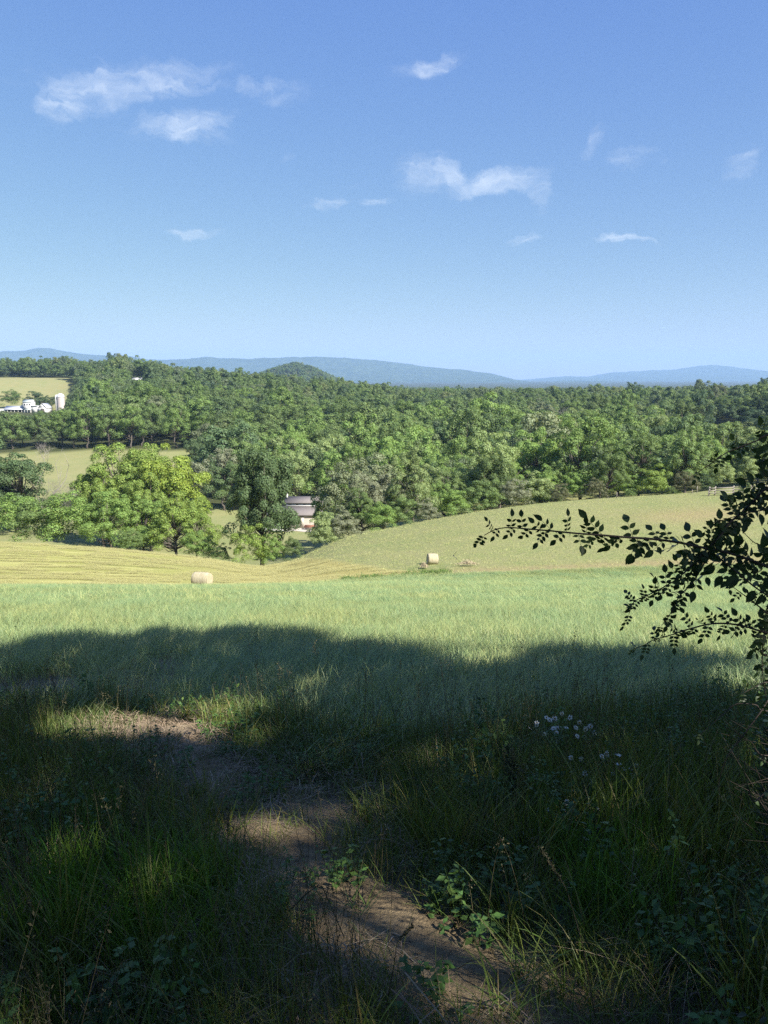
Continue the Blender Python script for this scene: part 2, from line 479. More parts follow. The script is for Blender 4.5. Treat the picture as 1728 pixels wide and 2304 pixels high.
# ------------------------------------------------------------------ materials
def simple_mat(name, col, rough=.8, noise=0.0, scale=8.0, bump=0.0, spec=.3, metal=0.0):
    m, nt = new_mat(name)
    b = nn(nt, 'ShaderNodeBsdfPrincipled', i_Roughness=rough, i_Metallic=metal)
    b.inputs['Specular IOR Level'].default_value = spec
    c = None
    if noise > 0:
        tcn = nn(nt, 'ShaderNodeTexCoord')
        n = nn(nt, 'ShaderNodeTexNoise', i_Scale=scale, i_Detail=6.0, i_Roughness=.65); lk(nt, tcn.outputs['Object'], n.inputs['Vector'])
        lo = tuple(k * (1 - noise) for k in col); hi = tuple(min(1, k * (1 + noise)) for k in col)
        c = ramp(nt, n.outputs[0], [(.3, lo), (.7, hi)])
        lk(nt, c, b.inputs['Base Color'])
        if bump:
            bp = nn(nt, 'ShaderNodeBump', i_Strength=bump, i_Distance=.05); lk(nt, n.outputs[0], bp.inputs['Height']); lk(nt, bp.outputs[0], b.inputs['Normal'])
    else:
        b.inputs['Base Color'].default_value = (*col, 1)
    o = nn(nt, 'ShaderNodeOutputMaterial'); lk(nt, b.outputs[0], o.inputs[0])
    return m

def leaf_mat(name, cols, trans=.35, rough=.55, spec=.25, by_object=False, var=.35, obj_color=False, posvar=None):
    """foliage: colour picked per plant (object) and per leaf (island)"""
    m, nt = new_mat(name)
    geo = nn(nt, 'ShaderNodeNewGeometry'); oi = nn(nt, 'ShaderNodeObjectInfo')
    isl = geo.outputs['Random Per Island']
    if obj_color:
        c = oi.outputs['Color']
    else:
        c = ramp(nt, oi.outputs['Random'] if by_object else isl, [(i / max(1, len(cols) - 1), k) for i, k in enumerate(cols)])
    if posvar:
        tcn = nn(nt, 'ShaderNodeNewGeometry')
        n = nn(nt, 'ShaderNodeTexNoise', i_Scale=posvar[0], i_Detail=3.0); lk(nt, tcn.outputs['Position'], n.inputs['Vector'])
        f = nn(nt, 'ShaderNodeMapRange'); lk(nt, n.outputs[0], f.inputs[0])
        for i, v in enumerate((.35, .65, 0.0, 1.0)): f.inputs[i + 1].default_value = v
        c = mixc(nt, f.outputs[0], c, mixc(nt, 1.0, c, posvar[1], 'MULTIPLY'))
    v = mathn(nt, 'ADD', mathn(nt, 'MULTIPLY', mathn(nt, 'FRACT', mathn(nt, 'MULTIPLY', isl, 17.3)), var * 2), 1 - var)
    hs = nn(nt, 'ShaderNodeHueSaturation'); lk(nt, c, hs.inputs['Color']); lk(nt, v, hs.inputs['Value'])
    lk(nt, mathn(nt, 'ADD', mathn(nt, 'MULTIPLY', mathn(nt, 'FRACT', mathn(nt, 'MULTIPLY', isl, 41.7)), .035), .4825), hs.inputs['Hue'])
    b = nn(nt, 'ShaderNodeBsdfPrincipled', i_Roughness=rough); b.inputs['Specular IOR Level'].default_value = spec
    lk(nt, hs.outputs[0], b.inputs['Base Color'])
    tr = nn(nt, 'ShaderNodeBsdfTranslucent')
    lk(nt, mixc(nt, 1.0, hs.outputs[0], (1.25, 1.15, .55), 'MULTIPLY'), tr.inputs[0])
    mx = nn(nt, 'ShaderNodeMixShader'); mx.inputs[0].default_value = trans
    lk(nt, b.outputs[0], mx.inputs[1]); lk(nt, tr.outputs[0], mx.inputs[2])
    o = nn(nt, 'ShaderNodeOutputMaterial'); lk(nt, mx.outputs[0], o.inputs[0])
    return m

M_BARK = simple_mat('bark', (.10, .085, .07), .9, .45, 6, .6)
M_BARK_PALE = simple_mat('pale_dead_wood', (.30, .27, .24), .85, .3, 4, .4)
M_TWIG_GREY = simple_mat('grey_dead_twigs', (.20, .18, .17), .9, .3, 4)
M_TREE = leaf_mat('tree_foliage', None, trans=.36, obj_color=True, var=.28)
FOREST_COLS = [(0.110, 0.165, 0.056), (0.135, 0.203, 0.062), (0.097, 0.148, 0.068), (0.169, 0.230, 0.077), (0.077, 0.122, 0.065), (0.147, 0.186, 0.096), (0.126, 0.189, 0.056), (0.184, 0.216, 0.096)]
M_FOREST = leaf_mat('forest_foliage', FOREST_COLS, trans=.3, by_object=True, var=.28)

# ground
def ground_mat():
    m, nt = new_mat('ground')
    geo = nn(nt, 'ShaderNodeNewGeometry')
    zn = nn(nt, 'ShaderNodeAttribute', attribute_name='zones')
    zs = nn(nt, 'ShaderNodeSeparateColor'); lk(nt, zn.outputs['Color'], zs.inputs[0])
    crop, hay, forest = zs.outputs
    gold = zn.outputs['Alpha']
    sv = nn(nt, 'ShaderNodeAttribute', attribute_name='rowpos')
    sp = nn(nt, 'ShaderNodeSeparateXYZ'); lk(nt, geo.outputs['Position'], sp.inputs[0])
    def noise(scale, det=6.0, rough=.6, vec=None, dist=0.0):
        n = nn(nt, 'ShaderNodeTexNoise', i_Scale=scale, i_Detail=det, i_Roughness=rough, i_Distortion=dist)
        lk(nt, vec if vec is not None else geo.outputs['Position'], n.inputs['Vector']); return n.outputs[0]
    # meadow
    nb = noise(.16, 5); nf = noise(2.2, 6, .7)
    mead = mixc(nt, ramp(nt, nb, [(.35, 0.0), (.65, 1.0)]), (0.143, 0.193, 0.060), (0.223, 0.232, 0.094))
    mead = mixc(nt, ramp(nt, nf, [(.3, 0.0), (.75, 1.0)]), mead, (.255, .24, .115))
    mead = mixc(nt, gold, mead, (.27, .215, .11))
    # hay field with the combed rows left by the mower
    cb = nn(nt, 'ShaderNodeCombineXYZ')
    lk(nt, mathn(nt, 'MULTIPLY', sp.outputs[0], .035), cb.inputs[0]); lk(nt, mathn(nt, 'MULTIPLY', sv.outputs['Fac'], .55), cb.inputs[1])
    rows = noise(1.0, 5, .62, cb.outputs[0], .15)
    cb2 = nn(nt, 'ShaderNodeCombineXYZ')
    lk(nt, mathn(nt, 'MULTIPLY', sp.outputs[0], .25), cb2.inputs[0]); lk(nt, mathn(nt, 'MULTIPLY', sv.outputs['Fac'], 2.2), cb2.inputs[1])
    rows2 = noise(1.0, 6, .7, cb2.outputs[0], .1)
    rr = mathn(nt, 'ADD', mathn(nt, 'MULTIPLY', rows, .65), mathn(nt, 'MULTIPLY', rows2, .35))
    hayc = ramp(nt, rr, [(.36, (0.178, 0.176, 0.053)), (.45, (0.274, 0.273, 0.081)), (.54, (0.370, 0.355, 0.122)), (.66, (0.459, 0.425, 0.185))])
    hayc = mixc(nt, mathn(nt, 'MULTIPLY', ramp(nt, noise(.05, 3), [(.4, 0.0), (.65, 1.0)]), .45), hayc, (.21, .235, .07))
    hayc = mixc(nt, gold, hayc, (.32, .25, .10))
    # soil under the crop, forest floor
    soil = mixc(nt, noise(3.0), (.10, .085, .055), (.20, .165, .11))
    ff = mixc(nt, noise(.3), (.035, .045, .018), (.07, .075, .03))
    c = mixc(nt, hay, mead, hayc)
    c = mixc(nt, crop, c, soil)
    c = mixc(nt, forest, c, ff)
    b = nn(nt, 'ShaderNodeBsdfPrincipled', i_Roughness=.9); b.inputs['Specular IOR Level'].default_value = .1
    lk(nt, c, b.inputs['Base Color'])
    bp = nn(nt, 'ShaderNodeBump', i_Strength=.7, i_Distance=.25); lk(nt, mathn(nt, 'ADD', nf, mathn(nt, 'MULTIPLY', rr, hay)), bp.inputs['Height']); lk(nt, bp.outputs[0], b.inputs['Normal'])
    o = nn(nt, 'ShaderNodeOutputMaterial'); lk(nt, b.outputs[0], o.inputs[0])
    return m
M_GROUND = ground_mat()

# ------------------------------------------------------------------ ground sheet
def bound_m(x, y, rects): pass

def build_ground():
    front = np.linspace(-40, 40, 330)
    side = np.concatenate([np.linspace(-180, -40, 36, endpoint=False), front, np.linspace(40, 180, 36, endpoint=False)[1:]])
    az = np.radians(side)
    rad = np.concatenate([[.02], np.geomspace(.6, 160, 260), np.geomspace(163, 3500, 130), [5000, 8000, 13000, 19000]])
    A, Rr = np.meshgrid(az, rad)
    X = np.sin(A) * Rr; Y = np.cos(A) * Rr
    Z = zt(X, Y)
    nr, na = X.shape
    V = np.stack([X, Y, Z], -1).reshape(-1, 3)
    i = np.arange(nr - 1)[:, None]; j = np.arange(na)[None]
    q = np.stack([i * na + j, i * na + (j + 1) % na, (i + 1) * na + (j + 1) % na, (i + 1) * na + j], -1).reshape(-1, 4)
    x, y = V[:, 0], V[:, 1]
    t = x / np.maximum(y, 8)
    e = edge_y(t); c = crest_y(t)
    crop = np.clip((e + .3 - y) / .8 + .5, 0, 1)
    hay = hay_amount(x, y) * (y < c + 14)
    forest = np.clip((y - 185) / 10, 0, 1)
    px = 864 + t * F_PX / 1.015
    # meadows that show between the woods
    lm = (px > -300) & (px < 440) & (y > 205) & (y < 283)
    fm = (px < 175) & (y > 505) & (y < 712)
    rm = (px > 1585) & (px < 1800) & (y > 320) & (y < 375)
    forest = np.where(lm | fm | rm, 0, forest)
    g1 = np.exp(-((y - e - 1.8) / 1.8) ** 2) * .8
    g2 = np.exp(-(((px - 1560) / 150) ** 2 + ((y - 88) / 6) ** 2)) * .8
    g3 = np.where(fm, .22, np.where(lm, .12, 0)) * (1 + fnoise(x, y, 40, 55))
    gold = np.clip(g1 + g2 + g3 + hay * np.clip((px - 380) / 220, 0, 1) * .5, 0, 1)
    zones = np.stack([crop, hay, forest, gold], 1)
    me = mesh_np('ground', V, q, [M_GROUND], True, {'zones': zones, 'rowpos': y - (c - 90) * np.clip((y - 50) / 40, 0, 1.2) + x * .02})
    o = link(bpy.data.objects.new('ground', me))
    tag(o, 'rolling farmland sloping down to a wooded valley', None, None, 'structure')
build_ground()

# ------------------------------------------------------------------ trodden soil path
def soil_mat():
    m, nt = new_mat('path_soil')
    geo = nn(nt, 'ShaderNodeNewGeometry')
    n1 = nn(nt, 'ShaderNodeTexNoise', i_Scale=2.5, i_Detail=8.0, i_Roughness=.65); lk(nt, geo.outputs['Position'], n1.inputs['Vector'])
    n2 = nn(nt, 'ShaderNodeTexNoise', i_Scale=45.0, i_Detail=6.0, i_Roughness=.7); lk(nt, geo.outputs['Position'], n2.inputs['Vector'])
    c = mixc(nt, ramp(nt, n1.outputs[0], [(.35, 0.0), (.65, 1.0)]), (.21, .155, .09), (.37, .285, .17))
    c = mixc(nt, ramp(nt, n2.outputs[0], [(.3, 0.0), (.7, .8)]), c, (.13, .098, .060))
    b = nn(nt, 'ShaderNodeBsdfPrincipled', i_Roughness=.95); b.inputs['Specular IOR Level'].default_value = .05
    lk(nt, c, b.inputs['Base Color'])
    bp = nn(nt, 'ShaderNodeBump', i_Strength=1.0, i_Distance=.03); lk(nt, n2.outputs[0], bp.inputs['Height']); lk(nt, bp.outputs[0], b.inputs['Normal'])
    o = nn(nt, 'ShaderNodeOutputMaterial'); lk(nt, b.outputs[0], o.inputs[0])
    return m
M_SOIL = soil_mat()
gx = np.arange(-3.6, 2.6, .035); gy = np.arange(.6, 8.2, .035)
GX, GY = np.meshgrid(gx, gy)
PD = path_d(GX, GY)
GZ = zt(GX, GY) + .02 + .008 - np.clip(PD, 0, .3) * .25 + fnoise(GX, GY, .45, 21) * .010 + fnoise(GX, GY, .16, 22) * .006 + .012
keep = PD < .22
ids = -np.ones(GX.shape, int); ids[keep] = np.arange(keep.sum())
q = np.stack([ids[:-1, :-1], ids[:-1, 1:], ids[1:, 1:], ids[1:, :-1]], -1).reshape(-1, 4)
q = q[(q >= 0).all(1)]
me = mesh_np('path', np.stack([GX[keep], GY[keep], GZ[keep]], 1), q, [M_SOIL], True)
tag(link(bpy.data.objects.new('path', me)), 'bare reddish soil path trodden through the long grass', None, None, 'structure')

# ------------------------------------------------------------------ distant mountains
def mountain_mat():
    m, nt = new_mat('mountain_forest')
    geo = nn(nt, 'ShaderNodeNewGeometry')
    n = nn(nt, 'ShaderNodeTexNoise', i_Scale=.012, i_Detail=8.0, i_Roughness=.7); lk(nt, geo.outputs['Position'], n.inputs['Vector'])
    c = ramp(nt, n.outputs[0], [(.35, (.030, .050, .022)), (.65, (.075, .10, .04))])
    b = nn(nt, 'ShaderNodeBsdfDiffuse'); lk(nt, c, b.inputs[0])
    bp = nn(nt, 'ShaderNodeBump', i_Strength=1.0, i_Distance=25.0); lk(nt, n.outputs[0], bp.inputs['Height']); lk(nt, bp.outputs[0], b.inputs['Normal'])
    o = nn(nt, 'ShaderNodeOutputMaterial'); lk(nt, b.outputs[0], o.inputs[0])
    return m
M_MTN = mountain_mat()
def mountain(name, label, ridge, Y, depth, seed):
    px = np.arange(ridge[0][0], ridge[-1][0] + 1, 3.0)
    py = np.interp(px, [r[0] for r in ridge], [r[1] for r in ridge])
    k = np.ones(9) / 9
    py = np.convolve(np.pad(py, 4, mode='edge'), k, 'valid')
    s = np.linspace(-1, 1, 46)
    tops = np.array([P(v, Y) for v in py])
    T = np.array([pray(p, v)[0] for p, v in zip(px, py)])
    V = []
    for sv in s:
        yy = Y + sv * depth
        prof = max(0, 1 - abs(sv)) ** 1.15
        xs = T * Y * (1 + .0 * sv)
        spur = 1 + .22 * fnoise(xs, np.full_like(xs, yy * .6), depth * .9, seed) * (1 - prof) * 2 * (abs(sv) > .02)
        z = -46 + (tops + 46) * prof * spur + (fnoise(xs, np.full_like(xs, yy), 420, seed + 1) * 7 + fnoise(xs, np.full_like(xs, yy), 90, seed + 2) * 3.5) * (prof ** .5)
        if abs(sv) < .02: z = tops + fnoise(xs, np.full_like(xs, yy), 90, seed + 2) * 2.5
        V.append(np.stack([xs, np.full_like(xs, yy), np.maximum(z, -47)], 1))
    V = np.array(V); a, b = V.shape[:2]
    i = np.arange(a - 1)[:, None]; j = np.arange(b - 1)[None]
    q = np.stack([i * b + j, i * b + j + 1, (i + 1) * b + j + 1, (i + 1) * b + j], -1).reshape(-1, 4)
    o = link(bpy.data.objects.new(name, mesh_np(name, V.reshape(-1, 3), q, [M_MTN], True)))
    tag(o, label, None, None, 'structure')
mountain('mountain', 'long blue forested ridge behind the wooded hills',
         [(-500, 800), (-200, 806), (0, 790), (60, 786), (97, 780), (150, 789), (200, 797), (290, 799), (330, 808), (400, 808), (460, 802), (500, 804), (560, 806), (640, 803), (700, 801), (780, 804), (880, 813), (960, 825), (1060, 834), (1110, 842), (1160, 856), (1230, 872), (1300, 895)], 9000, 1700, 31)
mountain('mountain', 'pale blue mountain range at the far right of the horizon',
         [(900, 885), (1050, 878), (1180, 860), (1210, 852), (1270, 846), (1330, 848), (1370, 838), (1430, 835), (1520, 831), (1575, 822), (1600, 820), (1640, 824), (1728, 837), (1900, 850), (2300, 840)], 12500, 2300, 41)
mountain('mountain', 'low blue foothill in front of the right-hand mountain range',
         [(1130, 890), (1200, 862), (1280, 857), (1360, 858), (1430, 868), (1500, 872), (1560, 866), (1620, 864), (1700, 872), (1850, 888)], 8200, 900, 51)

# ------------------------------------------------------------------ haze
hz_top = 440.0
g = Geo(); g.box((0, 2500, (hz_top - 62) / 2), (30000, 26500, hz_top + 62))
hm, nt = new_mat('haze')
pv = nn(nt, 'ShaderNodeVolumePrincipled'); pv.inputs['Color'].default_value = (.40, .62, .99, 1); pv.inputs['Density'].default_value = 0.9e-4; pv.inputs['Anisotropy'].default_value = 0.0
o = nn(nt, 'ShaderNodeOutputMaterial'); lk(nt, pv.outputs[0], o.inputs['Volume'])
hz = g.obj('haze', hm); hz.display_type = 'WIRE'
tag(hz, 'thin blue haze in the air over the valley', None, None, 'stuff')

# ------------------------------------------------------------------ tree meshes
def tree_meshes(seed, H=14.0, W=10.0, base=.22, nclump=26, nleaf=5200, leaf=.42, rough=.22, trunk_r=.28, flat=.0, col=None, mat=None, limbs=True, up=.35, cr=(.15, .25)):
    rg = np.random.default_rng(seed)
    zc = H * (1 + base) / 2; rz = H * (1 - base) / 2 * .86; rx = W / 2 * .80
    d = rnd_dirs(rg, nclump * 3)
    d = d[d[:, 2] > -.75][:nclump]
    rad = rg.uniform(.35, 1.0, len(d)) ** .45 * (1 + rough * rg.normal(0, 1, len(d)))
    rad = np.clip(rad, .2, 1.25)
    C = d * rad[:, None] * np.array([rx, rx, rz]) + np.array([0, 0, zc])
    C[:, :2] += rg.normal(0, W * .03, 2)
    r = rg.uniform(cr[0], cr[1], len(C)) * W
    # leaves on the clumps
    ci = rg.choice(len(C), nleaf, p=r ** 2 / (r ** 2).sum())
    dd = rnd_dirs(rg, nleaf)
    out = C[ci] - np.array([0, 0, zc - rz * .3]); out /= np.linalg.norm(out, axis=1)[:, None] + 1e-6
    dd = dd + out * .45 + np.array([0, 0, up]); dd /= np.linalg.norm(dd, axis=1)[:, None]
    pos = C[ci] + dd * (r[ci] * rg.uniform(.45, 1.08, nleaf) ** .6)[:, None] * np.array([1, 1, .98 - flat])
    pos[:, 2] = np.maximum(pos[:, 2], H * base * .35)
    N = dd * 1.25 + rnd_dirs(rg, nleaf) * .55
    low = np.clip((zc - pos[:, 2]) / rz, 0, 1)
    pos[:, :2] *= (1 + .55 * low * (low < .85))[:, None]
    pos[:, 2] *= H / np.percentile(pos[:, 2], 99.3)
    pos[:, :2] *= (W / 2) / np.percentile(np.hypot(pos[:, 0], pos[:, 1]), 94)
    V, q = leaf_quads(rg, pos, N, leaf * rg.uniform(.6, 1.3, nleaf))
    me = mesh_np('crown', V, q, [mat or M_TREE], False)
    g = Geo()
    tp = np.array([[0, 0, -.6], [rg.normal(0, .1), rg.normal(0, .1), H * base * .6], [rg.normal(0, .25), rg.normal(0, .25), H * base * 1.2], [rg.normal(0, .4), rg.normal(0, .4), H * .62]])
    g.tube(tp, [trunk_r * 1.35, trunk_r, trunk_r * .8, trunk_r * .3], 7)
    if limbs:
        for k in rg.permutation(len(C))[:max(6, len(C) // 2)]:
            s = np.clip(C[k][2] / H * .7, base * .8, .6) * H
            a = np.array([np.interp(s, tp[:, 2], tp[:, 0]), np.interp(s, tp[:, 2], tp[:, 1]), s * .8])
            mid = (a + C[k]) / 2 + np.array([0, 0, -H * .02]) + rg.normal(0, .2, 3)
            g.tube([a, mid, C[k]], [trunk_r * .42, trunk_r * .26, trunk_r * .08], 5)
    return me, g.build('trunk', M_BARK, True)

def bare_meshes(seed, H=10, W=7, mat=None, levels=4, kids=4, r0=.16, lean=(0, 0), name='branches', spread=.75):
    rg = np.random.default_rng(seed)
    g = Geo()
    def grow(p, d, L, r, lv):
        pts = [p]; cur = p.copy(); dd = d.copy()
        for _ in range(3):
            dd = dd + rg.normal(0, .16, 3); dd /= np.linalg.norm(dd)
            cur = cur + dd * L / 3; pts.append(cur.copy())
        g.tube(pts, np.linspace(r, r * .5, 4) * (.62 if lv < 3 else .8), 5 if lv < 2 else 3, False)
        if lv >= levels: return
        for k in range(kids):
            nd = dd * .8 + rnd_dirs(rg, 1)[0] * spread + np.array([0, 0, .25]); nd /= np.linalg.norm(nd)
            grow(pts[rg.integers(1, 4)], nd, L * rg.uniform(.5, .8), r * .5, lv + 1)
    grow(np.array([0, 0, -.4]), np.array([lean[0], lean[1], 1.0]) / np.linalg.norm([lean[0], lean[1], 1]), H * .42, r0, 0)
    V = np.concatenate(g.v)
    s = H / V[:, 2].max()
    g.v = [v * np.array([min(s, 1.6), min(s, 1.6), s]) for v in g.v]
    return g.build(name, mat or M_BARK_PALE, False)

# reference sizes are 14 m x 10 m; placed trees scale them
HERO = [tree_meshes(200 + i, base=.10, nclump=85, nleaf=24000, leaf=.25, rough=.2, cr=(.065, .13)) for i in range(5)]
HERO_TALL = tree_meshes(260, H=14, W=9.0, base=.16, nclump=95, nleaf=36000, leaf=.25, rough=.24, cr=(.075, .15))
HERO_AIRY = [tree_meshes(230 + i, nclump=80, nleaf=19000, leaf=.25, rough=.26, flat=.1, base=.06, cr=(.06, .13)) for i in range(3)]
MID = [tree_meshes(300 + i, base=.12, nclump=58, nleaf=9500, leaf=.36, rough=.22, cr=(.075, .15)) for i in range(7)]
MID_BUSH = [tree_meshes(330 + i, base=.02, nclump=70, nleaf=11000, leaf=.33, rough=.22, limbs=False, cr=(.07, .15)) for i in range(4)]
CEDAR = [tree_meshes(350 + i, H=14, W=8, base=.04, nclump=40, nleaf=9000, leaf=.3, rough=.12, limbs=False, up=.7, cr=(.10, .18)) for i in range(2)]
FARM = [tree_meshes(400 + i, nclump=40, nleaf=3600, leaf=.52, rough=.22, mat=M_FOREST, cr=(.09, .18)) for i in range(6)]
TINY = [tree_meshes(440 + i, nclump=12, nleaf=500, leaf=1.3, rough=.2, mat=M_FOREST, limbs=False)[0] for i in range(4)]
for i, (c, t) in enumerate(HERO + [HERO_TALL] + HERO_AIRY + MID + MID_BUSH + CEDAR + FARM): c.name = 'crown_%02d' % i; t.name = 'trunk_%02d' % i
BARE = [bare_meshes(500, 10, 7), bare_meshes(501, 10, 6, levels=5, kids=3, r0=.12), bare_meshes(502, 9, 7, M_TWIG_GREY, levels=5, kids=5, r0=.14, spread=1.1)]
BARE_POLE = bare_meshes(507, 11, 4, levels=3, kids=3, r0=.16, lean=(.12, 0), spread=.6)

# ------------------------------------------------------------------ placing trees
# windows through which the photo shows something: (px0, px1, py0, py1, depth) - no nearer tree may cover them
WINDOWS = [(622, 703, 1120, 1190, 168), (660, 702, 1186, 1236, 160), (468, 508, 1165, 1246, 172), (75, 180, 1012, 1085, 262), (180, 415, 1010, 1040, 262), (395, 420, 1000, 1030, 280),
           (-60, 118, 900, 927, 500), (120, 144, 884, 916, 500), (-60, 115, 848, 900, 700), (115, 160, 860, 892, 700), (1600, 1700, 936, 952, 372), (296, 320, 848, 855, 600)]
placed = []      # dicts of every individual or mass tree
def proj(x, y, z): return to_px(x, y, z)
def blocked(px, w, top, bot, y):
    for a, b, c, d, dep in WINDOWS:
        if y < dep and px + w * .42 > a and px - w * .42 < b and bot > c and top + 2 < d: return True
    return False

GREEN = {'dark': (0.105, 0.159, 0.068), 'blue': (.092, .150, .078), 'mid': (0.165, 0.240, 0.081), 'bright': (.215, .300, .070), 'lime': (.255, .335, .060),
         'grey': (0.237, 0.261, 0.165), 'olive': (.135, .190, .070), 'brown': (.150, .160, .085), 'pale': (0.270, 0.341, 0.144), 'leafgreen': (0.199, 0.302, 0.081)}

def add_tree(px, top, wpx, y, kind, col, label=None, name='tree', group=None, zb=None, bottom=None, cat='tree', rot=None):
    tx, tz = pray(px, top)
    x = tx * y
    z0 = zt1(x, y) if zb is None else zb
    ztop = CAM_Z + tz * y
    if px < 470 and y < 165 and kind[:4] in ('airy', 'hero'): wpx *= 1.25
    H = max(.8, ztop - z0); W = wpx * y / F_PX
    placed.append(dict(px=px, top=top, w=wpx, y=y, x=x, z=z0, H=H, W=W, kind=kind, col=col, label=label, name=name, group=group, cat=cat, rot=rot, hand=True))

G_FRONT = 'leafy trees and bushes below the crest of the hay field'
add_tree(24, 990, 165, 158, 'hero0', 'dark', 'dark green tree at the left edge, beside the bare leaning trunk')
add_tree(-44, 1030, 130, 160, 'hero1', 'blue', 'dark green tree cut by the left edge of the photo')
add_tree(128, 1054, 86, 148, 'twiggy', 'grey', 'grey leafless twiggy tree behind the green front row', 'dead_tree')
add_tree(94, 1028, 50, 150, 'barepole', 'grey', 'tall bare pale trunk leaning over the small sloping pasture', 'dead_tree')
add_tree(268, 1002, 158, 142, 'hero2', 'bright', 'big round bright green tree, left of the yellow-green one')
add_tree(372, 1012, 136, 138, 'hero3', 'lime', 'yellow-green lime coloured tree, brightest crown of all')
add_tree(222, 1026, 100, 138, 'hero0', 'bright', 'left shoulder crown beside the big round bright green tree')
add_tree(318, 1003, 110, 141, 'hero1', 'bright', 'bright green crown between the big round tree and the yellow-green one')
add_tree(330, 1060, 90, 134, 'hero4', 'bright', 'bright green crown between the lime tree and the front row')
add_tree(20, 1112, 110, 112, 'airy0', 'leafgreen', 'leafy tree above the left end of the hay field')
add_tree(92, 1122, 95, 110, 'airy1', 'mid', 'mid green tree in the front row under the grey twiggy tree')
add_tree(168, 1106, 120, 108, 'airy2', 'leafgreen', 'wide leafy front row tree right of the grey twiggy tree')
add_tree(238, 1104, 110, 106, 'airy0', 'leafgreen', 'leafy front row tree below the big round bright tree')
add_tree(318, 1122, 95, 108, 'airy1', 'leafgreen', 'front row tree with thin trunks below the lime tree')
add_tree(392, 1112, 120, 105, 'airy2', 'bright', 'spreading light green tree with dark forked trunk on the crest')
add_tree(440, 1122, 84, 112, 'airy0', 'bright', 'light green tree at the right end of the front row')
add_tree(295, 1190, 66, 98, 'bush0', 'mid', 'low green bush on the crest under the front row')
add_tree(452, 1196, 80, 95, 'bush1', 'leafgreen', 'rounded green bush right of the forked trunks', 'bush', cat='bush')
add_tree(495, 1222, 50, 92, 'bush2', 'mid', 'small bush between the rounded bush and the tall oak', 'bush', cat='bush')
add_tree(583, 1013, 150, 93, 'tall', 'dark', 'tall dark oak standing alone left of the barn')
add_tree(560, 1178, 92, 90, 'bush3', 'bright', 'bright green ivy-like bush at the foot of the tall oak', 'bush', cat='bush')
add_tree(612, 1200, 60, 91, 'bush1', 'leafgreen', 'green bush at the right foot of the tall oak', 'bush', cat='bush')
add_tree(652, 1208, 56, 92, 'bush0', 'olive', 'dark rounded bush in the dip right of the oak', 'bush', cat='bush')
add_tree(748, 1070, 100, 122, 'hero1', 'leafgreen', 'dense green tree just right of the barn')
add_tree(722, 1155, 76, 104, 'bush2', 'pale', 'pale green bush below the barn at the hill edge', 'bush', cat='bush')
add_tree(775, 1152, 86, 106, 'bush3', 'grey', 'grey-green bush on the hill edge right of the barn', 'bush', cat='bush')
add_tree(815, 1060, 110, 126, 'hero2', 'grey', 'grey-green tree second to the right of the barn')
add_tree(850, 1130, 96, 108, 'bush0', 'leafgreen', 'leafy green bush low on the hill edge', 'bush', cat='bush')
add_tree(885, 1058, 110, 130, 'hero3', 'grey', 'grey-green tree left of the forked white snag')
add_tree(905, 1118, 90, 112, 'bush1', 'mid', 'mid green bush under the forked white snag', 'bush', cat='bush')
add_tree(958, 1122, 84, 111, 'bush2', 'grey', 'silvery grey bush on the hill edge', 'bush', cat='bush')
add_tree(1020, 1090, 100, 118, 'hero4', 'leafgreen', 'green tree below the pair of bare trees')
add_tree(940, 1082, 30, 122, 'bare1', 'grey', 'small forked white snag in front of the wood', 'dead_tree')
add_tree(1022, 1046, 60, 140, 'bare0', 'grey', 'left one of two pale bare trees in the wood', 'dead_tree')
add_tree(1058, 1050, 46, 142, 'bare1', 'grey', 'right one of two pale bare trees in the wood', 'dead_tree')
add_tree(1090, 1080, 100, 122, 'mid2', 'mid', 'mid green tree right of the two bare trees at the meadow edge')
add_tree(1160, 1078, 96, 124, 'mid4', 'grey', 'grey-green tree on the meadow edge, mid hill')
add_tree(1215, 1062, 90, 128, 'hero0', 'pale', 'pale green tree left of the brownish cedars')
add_tree(1262, 1088, 70, 117, 'cedar0', 'brown', 'brownish cedar, left one of two at the meadow edge')
add_tree(1340, 1074, 72, 117, 'cedar1', 'brown', 'brownish cedar under the pale utility pole')
add_tree(1300, 1064, 70, 124, 'mid5', 'leafgreen', 'green tree between the two brownish cedars')
add_tree(1402, 1060, 96, 126, 'hero2', 'leafgreen', 'bright leafy tree right of the utility pole')
add_tree(1470, 1044, 110, 124, 'hero3', 'bright', 'broad bright green tree above the right part of the meadow')
add_tree(1418, 1098, 60, 118, 'bush1', 'mid', 'low green bush at the meadow edge left of the wooden stakes', 'bush', cat='bush')
add_tree(1510, 1092, 60, 119, 'bush2', 'olive', 'olive bush at the meadow edge near the wooden stakes', 'bush', cat='bush')
add_tree(1550, 1062, 60, 122, 'cedar0', 'brown', 'reddish brown small tree left of the rail fence')
add_tree(1590, 1064, 60, 124, 'mid0', 'dark', 'dark tree behind the left end of the rail fence')
add_tree(1630, 1040, 66, 128, 'airy1', 'pale', 'yellowish young tree behind the rail fence')
add_tree(1690, 1030, 90, 130, 'airy2', 'pale', 'thin pale green tree behind the rail fence')
add_tree(1760, 1020, 90, 130, 'airy0', 'pale', 'pale green tree behind the fence at the right edge')
add_tree(1677, 1084, 27, 104, 'bush3', 'olive', 'small round shrub standing in front of the rail fence', 'shrub', cat='shrub')
